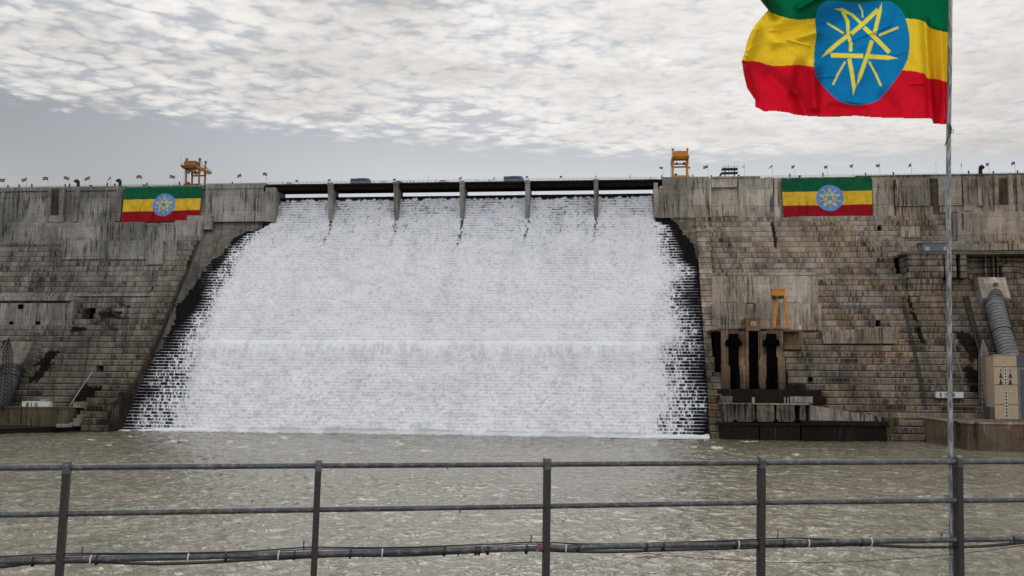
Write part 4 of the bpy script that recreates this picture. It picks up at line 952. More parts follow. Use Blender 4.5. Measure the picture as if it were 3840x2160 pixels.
# ================================================================== FLAG PATTERNS
GREEN, YEL, RED, BLUE, STAR = (.004, .105, .045), (.72, .47, .035), (.30, .004, .012), (.13, .28, .62), (.72, .60, .07)
def seg_d(px, py, pts):
    d = np.full(px.shape, 1e9)
    for (x0, y0), (x1, y1) in zip(pts, pts[1:]):
        vx, vy = x1 - x0, y1 - y0; t = np.clip(((px - x0) * vx + (py - y0) * vy) / (vx * vx + vy * vy + 1e-9), 0, 1)
        d = np.minimum(d, np.hypot(px - x0 - t * vx, py - y0 - t * vy))
    return d
def inpoly(px, py, poly):
    ins = np.zeros(px.shape, bool); n = len(poly)
    for i in range(n):
        x0, y0 = poly[i]; x1, y1 = poly[(i + 1) % n]
        cnd = ((y0 > py) != (y1 > py)) & (px < (x1 - x0) * (py - y0) / ((y1 - y0) if y1 != y0 else 1e-9) + x0); ins ^= cnd
    return ins
def emblem(C, u, v, r, width):        # pentagram with five rays in a disc, u right, v up
    d = np.hypot(u, v); aa = width * .35
    def put(mask, col):
        for k in range(3): C[..., k] = C[..., k] * (1 - mask) + col[k] * mask
    put(np.clip((r - d) / aa, 0, 1), BLUE)
    R_ = r * .74; pts = [(R_ * math.sin(2 * PI * k / 5), R_ * math.cos(2 * PI * k / 5)) for k in range(5)]
    g = np.full(u.shape, 1e9)
    for k in range(5): g = np.minimum(g, seg_d(u, v, [pts[k], pts[(k + 2) % 5]]))
    put(np.clip((width * .5 - g) / aa + .5, 0, 1), STAR)
    g = np.full(u.shape, 1e9)
    for k in range(5):
        a = 2 * PI * (k + .5) / 5; g = np.minimum(g, seg_d(u, v, [(r * .36 * math.sin(a), r * .36 * math.cos(a)), (r * .80 * math.sin(a), r * .80 * math.cos(a))]))
    put(np.clip((width * .3 - g) / aa + .5, 0, 1), STAR)
    return C
def mat_cloth(name, transl, rough=.8, dirt=0.0):
    m = bpy.data.materials.new(name); m.use_nodes = True; nt = m.node_tree; b = nt.nodes['Principled BSDF']; out = nt.nodes['Material Output']
    c = nd(nt, 'ShaderNodeAttribute', attribute_name='dye').outputs['Color']
    g = nd(nt, 'ShaderNodeNewGeometry')
    n = nd(nt, 'ShaderNodeTexNoise', ins={'Vector': g.outputs['Position'], 'Scale': 3.0 if not dirt else .35, 'Detail': 5.0})
    c = mix(nt, sstep(nt, n.outputs[0], .35, .75, 0, .22 + dirt), c, (.02, .02, .02), 'MULTIPLY') if dirt else mix(nt, sstep(nt, n.outputs[0], .4, .8, 0, .12), c, (.5, .5, .5), 'MULTIPLY')
    nt.links.new(c, b.inputs['Base Color']); b.inputs['Roughness'].default_value = rough; b.inputs['Specular IOR Level'].default_value = .15
    if transl:
        t = nd(nt, 'ShaderNodeBsdfTranslucent', ins={0: c}); mx = nd(nt, 'ShaderNodeMixShader', ins={0: transl, 1: b.outputs[0], 2: t.outputs[0]}); nt.links.new(mx.outputs[0], out.inputs[0])
    return m
M['banner'] = mat_cloth('banner_cloth', 0, dirt=.05); M['flagcloth'] = mat_cloth('flag_cloth', .68); M['smallflag'] = mat_cloth('small_flag_cloth', .4)
# --- banners hanging on the dam
def banner(label, TL, TR, BR, BL, cut=None):
    nu_, nv_ = 240, 130
    f = [np.array(p) for p in (TL, TR, BR, BL)]
    u = np.linspace(0, 1, nu_); v = np.linspace(0, 1, nv_); U, Vv = np.meshgrid(u, v)
    top = atY(*TL, 543.0); tr_ = atY(*TR, 543.0); bl = atY(*BL, 541.0); br_ = atY(*BR, 541.0)
    Pt = (top * (1 - U[..., None]) + tr_ * U[..., None]) * (1 - Vv[..., None]) + (bl * (1 - U[..., None]) + br_ * U[..., None]) * Vv[..., None]
    Pt[..., 2] += -.22 * np.abs(np.sin(U * PI * 6)) * (1 - Vv) + .12 * np.sin(U * 9) * Vv
    Pt[..., 1] -= .55 + .22 * (fbm(U * 22, Vv * 3, 3, 2) - .5) + .25 * (fbm(U * 5, Vv * 4, 2, 3) - .5)
    W = abs(tr_[0] - top[0]); H = abs(top[2] - bl[2])
    C = np.zeros(U.shape + (3,)); C[:] = YEL; C[Vv < .355] = GREEN; C[Vv > .70] = RED
    C = emblem(C, (U - .53) * W, (.52 - Vv) * H, H * .335, H * .026)
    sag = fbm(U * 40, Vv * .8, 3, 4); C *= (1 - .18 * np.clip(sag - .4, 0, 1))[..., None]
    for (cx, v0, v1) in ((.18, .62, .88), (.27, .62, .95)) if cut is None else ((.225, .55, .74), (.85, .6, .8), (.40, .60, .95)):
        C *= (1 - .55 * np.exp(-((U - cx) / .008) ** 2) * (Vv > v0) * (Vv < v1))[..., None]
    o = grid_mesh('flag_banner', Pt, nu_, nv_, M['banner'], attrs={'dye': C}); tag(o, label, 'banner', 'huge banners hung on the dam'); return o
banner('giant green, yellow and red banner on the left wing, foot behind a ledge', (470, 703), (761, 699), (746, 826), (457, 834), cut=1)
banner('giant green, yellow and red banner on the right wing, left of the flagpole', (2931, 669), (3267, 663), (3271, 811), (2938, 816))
# --- small flags on poles
def small_flag(px, ytop, ybase, side, wpx, hpx, mode, label, Y=545.2):
    z0 = atY(px, ybase, Y); z1 = atY(px, ytop, Y)
    q = thing('flag_on_pole', label, 'flag', z0, 'small flags on poles along the dam crest')
    mb = MB(); mb.tube([tuple(z0), (z0[0], z0[1], z1[2])], .075, 6); part('pole', mb, M['galv'], q)
    m_per = np.linalg.norm(z1 - CC) / FPX; w = wpx * m_per * 1.15; h = hpx * m_per * 1.2
    n1, n2 = 24, 14; U, Vv = np.meshgrid(np.linspace(0, 1, n1), np.linspace(0, 1, n2)); rr = random.Random(int(px))
    ph_ = rr.uniform(0, 6); top = z1[2] - .35
    if mode == 'fly':
        x = side * U * w; y = .25 * np.sin(U * 6 + ph_) * U; z = top - Vv * h + (.18 * np.sin(U * 5 + ph_) - rr.uniform(-.15, .5) * U) * h
    else:
        x = side * U * w * (.35 + .65 * Vv); y = .3 * np.sin(U * 9 + ph_) * U; z = top - Vv * h * .8 - U * h * (.6 + .3 * Vv)
    C = np.zeros(U.shape + (3,)); C[:] = YEL; C[Vv < .34] = GREEN; C[Vv > .66] = RED
    d = np.hypot((U - .5) * w, (Vv - .5) * h); C[d < h * .28] = BLUE; C *= .6
    V_ = np.stack([x, y, z - z0[2]], -1); o = grid_mesh('cloth', V_, n1, n2, M['smallflag'], attrs={'dye': C}); o.parent = q
    return q
Z1 = lambda x, ox: ox + x / 2.6833
fl = []   # (px, ytop, ybase, w, h, mode, where)
for i, (x, yt, yb, m) in enumerate([(47, 284, 382, 'fly'), (265, 279, 380, 'fly'), (481, 275, 378, 'fly'), (693, 271, 375, 'fly'), (900, 269, 373, 'fly'), (1113, 265, 370, 'limp'), (1424, 259, 364, 'fly'), (1757, 255, 358, 'fly'), (2425, 243, 350, 'fly')]):
    fl.append((Z1(x, 0), 560 + yt / 2.6833, 560 + yb / 2.6833, 17 if m == 'fly' and x < 2000 else 13, 8.5, m))
fl.append((Z1(107, 960), 560 + 232 / 2.6833, 560 + 352 / 2.6833, 13, 8.5, 'fly'))
for x, yt, yb, m in [(422, 301, 352, 'fly'), (748, 295, 374, 'fly'), (1405, 285, 366, 'fly'), (2068, 274, 356, 'fly'), (2402, 272, 330, 'limp')]:
    fl.append((Z1(x, 960), 560 + yt / 2.6833, 560 + yb / 2.6833, 9, 6, m))
for x, yt, yb, m, w in [(163, 264, 346, 'fly', 9), (505, 259, 304, 'fly', 8), (850, 254, 340, 'limp', 7), (1192, 250, 300, 'limp', 5), (1519, 168, 296, 'fly', 11), (1790, 170, 292, 'fly', 9), (1973, 158, 285, 'fly', 15), (2340, 153, 275, 'limp', 10)]:
    fl.append((Z1(x, 1920), 560 + yt / 2.6833, 560 + yb / 2.6833, w, w * .55 if w > 9 else 5.5, m))
for x, yt, yb, m, w in [(45, 148, 270, 'limp', 14), (267, 154, 275, 'fly', 9), (600, 150, 272, 'fly', 10), (857, 145, 268, 'fly', 9), (1127, 138, 265, 'fly', 11), (1443, 137, 260, 'fly', 8), (1952, 128, 250, 'limp', 4), (2224, 122, 248, 'fly', 8), (2488, 117, 245, 'fly', 11)]:
    fl.append((Z1(x, 2880), 560 + yt / 2.6833, 560 + yb / 2.6833, w, 8 if w > 7 else 9, m))
ords = ['first', 'second', 'third', 'fourth', 'fifth', 'sixth', 'seventh', 'eighth', 'ninth', 'tenth', 'eleventh', 'twelfth', 'thirteenth', 'fourteenth', 'fifteenth', 'sixteenth', 'seventeenth']
cnt = {'l': 0, 'b': 0, 'r': 0}
for (x, yt, yb, w, h, m) in fl:
    k = 'l' if x < 1030 else ('b' if x < 2460 else 'r'); i = cnt[k]; cnt[k] += 1
    st = 'blown out' if m == 'fly' else 'hanging limp'
    place = {'l': f'{ords[i]} flag from the left edge', 'b': f'{ords[i]} flag from the bridge\'s left end', 'r': f'{ords[i]} flag right of the bridge'}[k]
    small_flag(x, yt, yb, -1, w, h, m, f'small tricolour {st}, {place}', Y=537.0 if k == 'b' else 545.2)

# --- goose-neck vents
def vent(px, ytop, ybase, r, dr_, label):
    b = atY(px, ybase, 546); t_ = atY(px, ytop, 546); h = t_[2] - b[2] - r * 1.6
    pts = [(b[0], 546, b[2])] + [(b[0], 546, b[2] + h * .55)]
    for k in range(7):
        a = PI * k / 7; pts.append((b[0] + dr_[0] * (1 - math.cos(a)) * r * .95, 546 + dr_[1] * (1 - math.cos(a)) * r * .95, b[2] + h + math.sin(a) * r * 1.1))
    q = thing('vent_pipe', label, 'vent', b, 'goose-neck vents on the crest'); mb = MB(); mb.tube(pts, r * .85, 16); part('pipe', mb, M['steel'], q, smooth=True)
    mb = MB(); e = Vector(pts[-1]); d = (e - Vector(pts[-2])).normalized(); mb.tube([e - d * .1, e + d * .25], r * .98, 16); part('rim', mb, M['steel'], q)
vent(293, 674, 701, 1.05, (-1, 0), 'black goose-neck vent pipe, the left one of the two on the left crest')
vent(450, 672, 700, 1.05, (-1, 0), 'black goose-neck vent pipe nearer the left banner')
vent(3677, 622, 652, 1.15, (.15, -1), 'black goose-neck vent pipe on the crest right of the big flagpole')
# --- dark stub posts and boxes on the crest
st = sorted([(Z1(x, 0), 700 - x * .0035) for x in (80, 193, 320, 655, 700, 1078, 1155, 1479, 1805, 2338)] + [(Z1(x, 2880), 664 - (x) * .0038) for x in (220, 553, 982, 1262, 2020, 2268, 2512)] + [(2598, 669), (2667, 667), (2482, 670)])
for i, (x, y) in enumerate(st):
    b = atY(x, y, 545); mb = MB(); mb.box(b[0] - .28, b[0] + .28, 544.7, 545.3, CREST - .5, CREST + 1.75 + .25 * (i % 3)); mb.box(b[0] - .36, b[0] + .36, 544.6, 545.4, CREST + 1.76 + .25 * (i % 3), CREST + 1.95 + .25 * (i % 3))
    o = mb.build('stub_post', M['steel']); tag(o, f'short dark post on the crest, {(ords + ["eighteenth", "nineteenth", "twentieth"])[i]} stub from the left edge', 'post', 'dark stub posts on the crest')
for (x, y, lab) in [(Z1(1692, 2880), 608.5, 'thin bare mast on the crest just left of the flagpole'), (Z1(1733, 960), 665, 'thin lamp pole on the bridge between two flags'), (Z1(2180, 1920), 617, 'thin lightning rod in the middle of the two-tier platform'), (1360.5, 668, 'thin pole with a dark knob behind the left bus')]:
    b = atY(x, 683 if x < 2000 else 662, 547); t_ = atY(x, y, 547); mb = MB(); mb.tube([tuple(b), (b[0], b[1], t_[2])], .07, 6); mb.tube([(b[0], b[1], t_[2] - .3), (b[0], b[1], t_[2])], .17, 6)
    tag(mb.build('mast', M['galv']), lab, 'mast')
# boxes on the crest
for (x0, x1, y0, y1, lab) in [(Z1(903, 0), Z1(918, 0), 694.5, 700, 'small dark box on the crest right of the fifth flag from the left'), (Z1(1441, 0), Z1(1457, 0), 692.5, 698, 'small dark box on the crest above the left banner'), (Z1(310, 2880), Z1(328, 2880), 659, 664, 'small dark box on the crest above the right banner'), (Z1(2275, 1920), Z1(2290, 1920), 656, 662.5, 'dark box on the crest right of the two-tier platform')]:
    a = atY(x0, y0, 545.5); b = atY(x1, y1, 545.5); mb = MB(); mb.box(a[0], b[0], 545.2, 546.4, CREST - .3, a[2]); mb.box(a[0] - .1, b[0] + .1, 545.1, 546.5, a[2] + .003, a[2] + .12)
    tag(mb.build('equipment_box', M['steel']), lab, 'box')

# ================================================================== BUSES, CARS, PEOPLE
def bus(px0, px1, label):
    a = atY(px0, 688, 541); b = atY(px1, 688, 541); x0, x1 = a[0], b[0]; z = bz - .2; L_ = x1 - x0
    q = thing('bus', label, 'bus', ((x0 + x1) / 2, 541, z), 'buses on the bridge')
    mb = MB(); prof_ = [(x0, .45), (x1 - .1, .45), (x1, 1.4), (x1 - .35, 2.6), (x1 - 1.1, 3.35), (x0 + .25, 3.35), (x0, 3.1)]
    n = len(prof_); mb._add([(x, 540, z + h) for x, h in prof_] + [(x, 542.5, z + h) for x, h in prof_], [tuple(range(n)), tuple(range(n, 2 * n))[::-1]] + [(i, n + i, n + (i + 1) % n, (i + 1) % n) for i in range(n)])
    part('body', mb, M['busblue'], q)
    mb = MB(); mb.box(x0 + .5, x1 - 1.6, 539.93, 539.995, z + 1.9, z + 3.0); part('side_window', mb, M['glassd'], q)
    mb = MB(); mb.hexa([(x1 - .05, 540.1, z + 1.5), (x1 - .05, 542.4, z + 1.5), (x1 - .6, 542.4, z + 2.95), (x1 - .6, 540.1, z + 2.95)], [(x1 + .08, 540.1, z + 1.5), (x1 + .08, 542.4, z + 1.5), (x1 - .38, 542.4, z + 2.95), (x1 - .38, 540.1, z + 2.95)]); part('windscreen', mb, M['glassd'], q)
    mb = MB(); mb.box(x0 + L_ * .35, x0 + L_ * .75, 540.4, 542.1, z + 3.36, z + 3.6); part('roof_unit', mb, M['steel'], q)
    for f in (.15, .82):
        mb = MB(); mb.tube([(x0 + L_ * f, 539.9, z + .5), (x0 + L_ * f, 540.2, z + .5)], .5, 16); w = part('wheel', mb, M['black'], q)
bus(1315, 1391, 'left one of the two blue buses on the bridge')
bus(1889, 1964, 'right one of the two blue buses on the bridge')
def car(px, label, white=True, L_=4.3):
    c = atY(px, 683, 540); x = c[0]; z = bz - .2
    q = thing('car', label, 'car', (x, 540, z), 'cars on the bridge')
    mb = MB(); P_ = [(-.5, .35), (.5, .35), (.5, .95), (.32, 1.05), (.18, 1.6), (-.25, 1.62), (-.42, 1.1), (-.5, 1.0)]; n = len(P_)
    mb._add([(x + u * L_, 539.7, z + h) for u, h in P_] + [(x + u * L_, 541.4, z + h) for u, h in P_], [tuple(range(n)), tuple(range(n, 2 * n))[::-1]] + [(i, n + i, n + (i + 1) % n, (i + 1) % n) for i in range(n)])
    part('body', mb, M['white'] if white else M['galv'], q)
    mb = MB(); mb.box(x - .3 * L_, x + .16 * L_, 539.63, 539.69, z + 1.1, z + 1.5); part('window', mb, M['glassd'], q)
    for f in (-.3, .3): mb = MB(); mb.tube([(x + f * L_, 539.6, z + .35), (x + f * L_, 539.9, z + .35)], .34, 12); part('wheel', mb, M['black'], q)
car(1663, 'pale car on the bridge left of the third pier pole', True, 6.0)
car(1497, 'grey car on the bridge right of the second pier pole', False)
car(1086, 'pale car at the left end of the bridge', True)
def person_mesh(name, pose):
    s_ = {0: (.12, -.10), 1: (.28, -.25), 2: (.05, -.05)}[pose]
    J = {'pel': (0, 0, .95), 'che': (0, .02, 1.32), 'nec': (0, .01, 1.5), 'hed': (0, -.01, 1.60), 'top': (0, 0, 1.72),
         'lh': (-.10, 0, .90), 'lk': (-.12, s_[0] * -.6, .50), 'lf': (-.12, s_[1], .07), 'lt': (-.12, s_[1] - .16, .04),
         'rh': (.10, 0, .90), 'rk': (.12, s_[0] * .4 - .05, .50), 'rf': (.12, s_[0], .07), 'rt': (.12, s_[0] - .16, .04),
         'ls': (-.19, .02, 1.40), 'le': (-.25, .05, 1.12), 'lw': (-.24, -.08 - .12 * (pose == 1), .88 + .3 * (pose == 2)),
         'rs': (.19, .02, 1.40), 're': (.25, .05, 1.12), 'rw': (.24, -.08, .88)}
    Rr = {'pel': .16, 'che': .17, 'nec': .07, 'hed': .10, 'top': .095, 'lh': .11, 'lk': .075, 'lf': .05, 'lt': .04, 'rh': .11, 'rk': .075, 'rf': .05, 'rt': .04, 'ls': .07, 'le': .05, 'lw': .04, 'rs': .07, 're': .05, 'rw': .04}
    E_ = [('pel', 'che'), ('che', 'nec'), ('nec', 'hed'), ('hed', 'top'), ('pel', 'lh'), ('lh', 'lk'), ('lk', 'lf'), ('lf', 'lt'), ('pel', 'rh'), ('rh', 'rk'), ('rk', 'rf'), ('rf', 'rt'), ('che', 'ls'), ('ls', 'le'), ('le', 'lw'), ('che', 'rs'), ('rs', 're'), ('re', 'rw')]
    ks = list(J); me = bpy.data.meshes.new(name); me.from_pydata([J[k] for k in ks], [(ks.index(a), ks.index(b)) for a, b in E_], [])
    o = bpy.data.objects.new(name, me); COL.objects.link(o); sk = o.modifiers.new('skin', 'SKIN')
    for i, k in enumerate(ks): me.skin_vertices[0].data[i].radius = (Rr[k], Rr[k] * .8); me.skin_vertices[0].data[i].use_root = (k == 'pel')
    ss_ = o.modifiers.new('sub', 'SUBSURF'); ss_.levels = 1; ss_.render_levels = 1
    dg = bpy.context.evaluated_depsgraph_get(); m2 = bpy.data.meshes.new_from_object(o.evaluated_get(dg)); bpy.data.objects.remove(o); return m2
pm = [person_mesh('person', k) for k in range(3)]
for m_ in pm:
    m_.materials.clear(); m_.materials.append(M['cloth1']); m_.materials.append(M['skin'])
    for p in m_.polygons:
        p.use_smooth = True; p.material_index = 1 if p.center.z > 1.52 else 0
labs = [(1062, 'dark figure alone at the left end of the bridge'), (1430, 'leftmost of the three people right of the left bus'), (1437.5, 'middle one of the three people right of the left bus'), (1446, 'rightmost of the three people right of the left bus'),
        (1527, 'leftmost of the three spaced people right of the second pier pole'), (1539, 'middle one of the three spaced people right of the second pier pole'), (1550, 'rightmost of the three spaced people right of the second pier pole'),
        (1634, 'lone dark figure just left of the pale car'), (1789, 'person on the bridge right of the third pier pole'), (1837, 'dark figure left of the limp flag and the right bus'), (2441, 'person at the right end of the bridge'), (1402, 'person just in front of the left bus')]
for i, (x, lab) in enumerate(labs):
    p = atY(x, 683, 539.2); o = bpy.data.objects.new('person', pm[i % 3]); COL.objects.link(o)
    o.location = (p[0], 538.9, bz - .18); o.rotation_euler = (0, 0, random.uniform(0, 6.2)); tag(o, lab, 'person', 'people on the bridge')

# ================================================================== SMALL WORKS ON THE FACE
def zigzag():
    q = thing('metal_staircase', 'dark zigzag metal stairs climbing the left wing beside a square opening', 'staircase', onface(420, 1235))
    F = [(442, 1131, 470, 1147), (378, 1169, 421, 1150), (420, 1171, 451, 1190), (357, 1210, 398, 1192), (398, 1214, 425, 1232)]
    for (x0, y0, x1, y1) in F:
        a = onface(x0, y0, 1.6); b = onface(x1, y1, 1.6); mb = MB(); mb.bar(a, b, .9, .55)
        for k in (1.0,): mb.bar(a + np.array([0, -.3, k]), b + np.array([0, -.3, k]), .12)
        for f in np.linspace(0, 1, 5): p = a + (b - a) * f; mb.bar(p, p + np.array([0, -.3, 1.0]), .10)
        part('flight', mb, M['steel'], q)
        mb = MB(); lo = a if a[2] < b[2] else b; s_ = 1 if lo is b else -1; mb.box(min(lo[0], lo[0] + 2 * s_), max(lo[0], lo[0] + 2 * s_), lo[1] - .6, lo[1] + 1.6, lo[2] - .2, lo[2]); part('landing', mb, M['steel'], q)
zigzag()
def onf_line(name, label, cat, pts, r, mt, o=.9, n=8, rungs=0):
    P_ = [tuple(onface(x, y, o)) for x, y in pts]; mb = MB(); mb.tube(P_, r, n)
    if rungs:
        mb.tube([(p[0] + rungs, p[1], p[2]) for p in P_], r * .8, n)
        for (a, b) in zip(P_, P_[1:]):
            L = (Vector(b) - Vector(a)).length
            for k in range(int(L / 1.6)): c = Vector(a).lerp(Vector(b), k * 1.6 / L); mb.bar(c, c + Vector((rungs, 0, 0)), r * .7)
    tag(mb.build(name, M[mt]), label, cat)
onf_line('drain_pipe', 'pale straight pipe slanting down beside the left training wall', 'pipe', [(347, 1394), (300, 1462), (257, 1531)], .32, 'greypipe' if 'greypipe' in M else 'galv', 4.0)
onf_line('cable_tray', 'long dark ladder-like tray slanting down the right wing to the quay', 'cable tray', [(3384, 1143), (3420, 1290), (3448, 1420), (3469, 1534)], .30, 'steel', 1.2, rungs=1.0)
onf_line('cable_tray', 'thick black tray slanting down beside the right pipe towards the lattice mast', 'cable tray', [(3615, 1113), (3645, 1225), (3688, 1370), (3712, 1450), (3730, 1530)], .55, 'black', 1.4, rungs=1.8)
onf_line('cable', 'thin pale cable hanging down the right wing just right of the flagpole', 'cable', [(3570, 1265), (3590, 1340), (3605, 1400), (3613, 1440)], .14, 'galv', 1.5)
onf_line('cable', 'thin pale cable beside the flagpole high on the right wing', 'cable', [(3536, 1125), (3541, 1155), (3549, 1185), (3553, 1215)], .12, 'galv', 1.5)
onf_line('water_pipe', 'thin pale horizontal pipe leading to a square opening in the right wing', 'pipe', [(3302, 1210), (3350, 1210), (3390, 1209), (3396, 1200)], .14, 'galv', 1.2)
onf_line('ledge_pipe', 'dark pipe lying along a ledge above the ramp block', 'pipe', [(3085, 1146), (3240, 1146), (3383, 1145)], .28, 'slate', 1.5)
def container(r, Y, label, doors):
    a = atY(r[0], r[1], Y); b = atY(r[2], r[3], Y); q = thing('generator_container', label, 'container', ((a[0] + b[0]) / 2, Y, b[2]))
    mb = MB(); mb.box(a[0], b[0], Y, Y + 2.6, b[2], a[2]); mb.box(a[0] - .08, b[0] + .08, Y - .08, Y + 2.68, a[2] + .003, a[2] + .14); part('body', mb, M['white'], q)
    for f0, f1, mt in doors:
        mb = MB(); mb.box(a[0] + (b[0] - a[0]) * f0, a[0] + (b[0] - a[0]) * f1, Y - .06, Y - .003, b[2] + .35, a[2] - .35); part('louvre', mb, M[mt], q)
    return q, a, b
q, a, b = container((83, 1506, 184, 1531), 442, 'long white generator container with a silver exhaust on the left quay', ((.15, .25, 'slate'), (.33, .36, 'glassd'), (.47, .50, 'glassd'), (.52, .58, 'galv')))
mb = MB(); x = a[0] + (b[0] - a[0]) * .75; mb.tube([(x - 1.6, 443.3, a[2] + .6), (x + 1.6, 443.3, a[2] + .6)], .42, 12); mb.box(x - .9, x - .6, 443, 443.6, a[2] + .15, a[2] + .4); mb.box(x + .6, x + .9, 443, 443.6, a[2] + .15, a[2] + .4); part('exhaust', mb, M['galv'], q)
YG = onface(3560, 1495)[1] - 3.0
q, a, b = container((3511, 1470, 3614, 1492), YG, 'white equipment container on a dark bracket platform on the right wing', ((.12, .20, 'slate'), (.58, .68, 'slate'), (.30, .50, 'galv')))
mb = MB(); mb.box(a[0] - .5, b[0] + .5, YG - .5, YG + 6, b[2] - .6, b[2] - .01)
for f in (.15, .5, .85): x = a[0] + (b[0] - a[0]) * f; mb.bar((x, YG, b[2] - .6), (x, YG + 4, b[2] - 5), .35)
part('bracket', mb, M['steel'], q)
# concrete box on left quay
a = atY(274, 1510, 446); b = atY(330, 1532, 446); mb = MB(); mb.cbox(a[0], b[0], 446, 451, 10.5, a[2]); mb.box(a[0] - .15, b[0] + .15, 445.8, 451.1, a[2] + .003, a[2] + .3); tag(mb.build('concrete_box', M['greywall']), 'low grey concrete box on the left quay by the slanting pipe', 'box')
a = atY(306, 1518, 445); b = atY(330, 1532, 445); mb = MB(); mb.box(a[0], b[0], 444.5, 445.6, 10.7, a[2])
for k in range(3): mb.box(a[0] - .05, b[0] + .05, 444.4, 444.49, 11.2 + k * .55, 11.4 + k * .55)
tag(mb.build('wooden_crate', mat('brown_wood', (.22, .12, .06), .8, noise=.4, nscale=2)), 'small brown crate leaning on the grey concrete box', 'crate')
# handrails along the lower lifts of the right wing
for k_, (x0, x1, zz_) in enumerate(((46, 150, 15.0), (112, 156, 12.0), (62, 156, 24.0), (60, 158, 33.0))):
    yf_ = prof(zz_ - 1.5) - .1; mb = MB()
    for h_ in (.55, 1.05): mb.bar((x0, yf_ + .5, zz_ + h_), (x1, yf_ + .5, zz_ + h_), .07)
    xx_ = x0
    while xx_ <= x1: mb.bar((xx_, yf_ + .5, zz_), (xx_, yf_ + .5, zz_ + 1.05), .07); xx_ += 3.0
    tag(mb.build('handrail', M['galv']), 'thin handrail along a lift of the right wing, ' + ('lowest but one', 'lowest', 'second highest', 'highest')[k_] + ' of four', 'handrail', 'handrails on the right wing')
# blue shed
YS = onface(3500, 940)[1] - 1.2
a = atY(3458, 912, YS); b = atY(3562, 941, YS); q = thing('shed', 'slate blue shed with white windows on a bench of the right wing', 'shed', ((a[0] + b[0]) / 2, YS, b[2]))
mb = MB(); mb.box(a[0], b[0], YS, YS + 8, b[2], a[2]); mb.box(a[0] - 1.4, a[0] - .01, YS + 1, YS + 8, b[2], a[2] - .2); part('wall', mb, M['slate'], q)
mb = MB(); mb.box(a[0] - 1.6, b[0] + .3, YS - .3, YS + 8.3, a[2] + .003, a[2] + .25); part('roof', mb, M['greyclad'], q)
for (x0, x1) in ((3470, 3485), (3538.5, 3551)):
    c0 = atY(x0, 926, YS); d0 = atY(x1, 941, YS); mb = MB(); mb.box(c0[0], d0[0], YS - .12, YS - .003, d0[2] + .1, c0[2]); w = part('window', mb, M['white'], q)
    h_ = (c0[2] - d0[2] - .1) / 4
    for k in range(4):
        mb = MB(); mb.box(c0[0] + .15, d0[0] - .15, YS - .2, YS - .125, d0[2] + .14 + k * h_, d0[2] + .1 + (k + .45) * h_); part('pane', mb, M['slate'], w)
# white sign boxes, small box
for (r, lab) in [((3383, 851.5, 3389.5, 859.5), 'left one of two small white panels on the right wing'), ((3391, 851.5, 3397.5, 859.5), 'right one of two small white panels on the right wing'), ((2996, 1221, 3005, 1234.5), 'white cabinet on the outlet walkway right of the small gantry')]:
    Y_ = onface(r[0], r[3])[1] - (.7 if r[0] > 3100 else 12); a = atY(r[0], r[1], Y_); b = atY(r[2], r[3], Y_); mb = MB(); mb.box(a[0], b[0], Y_, Y_ + .9, b[2], a[2]); mb.box(a[0] + .1, b[0] - .1, Y_ - .05, Y_ - .003, b[2] + .1, a[2] - .1)
    tag(mb.build('white_panel', M['white']), lab, 'panel')
# frame stand on left wing
YF = onface(130, 1280)[1] - 2
a = atY(111, 1250, YF); b = atY(147, 1281, YF); q = thing('steel_frame', 'small dark steel frame stand above the left concrete hood', 'frame', ((a[0] + b[0]) / 2, YF, b[2]))
mb = MB(); mb.box(a[0] - .5, b[0] + .5, YF - 1, YF + 2, a[2], a[2] + .25); part('top', mb, M['steel'], q)
for x in (a[0], (a[0] + b[0]) / 2, b[0]): mb = MB(); mb.bar((x, YF, b[2]), (x, YF, a[2]), .18); part('leg', mb, M['steel'], q)
mb = MB(); mb.bar((a[0], YF, b[2]), ((a[0] + b[0]) / 2, YF, a[2]), .1); mb.bar(((a[0] + b[0]) / 2, YF, b[2]), (b[0], YF, a[2]), .1); part('brace', mb, M['steel'], q)

# ================================================================== FOREGROUND
def fd(px): return 7.94 + (9.57 - 7.94) * px / 3840     # fence depth is linear along its line? use perspective-correct
def fdepth(px):
    # line through camera-space points (x,d): (-3.996,7.94) and (4.816,9.57)
    x0, d0, x1, d1 = -3.996, 7.94, 4.816, 9.57; s_ = (px - 1920) / FPX
    t_ = (s_ * d0 - x0) / ((x1 - x0) - s_ * (d1 - d0)); return d0 + (d1 - d0) * t_
def F3(px, py, dd=0.0): return Vector(atD(px, py, fdepth(px) + dd))
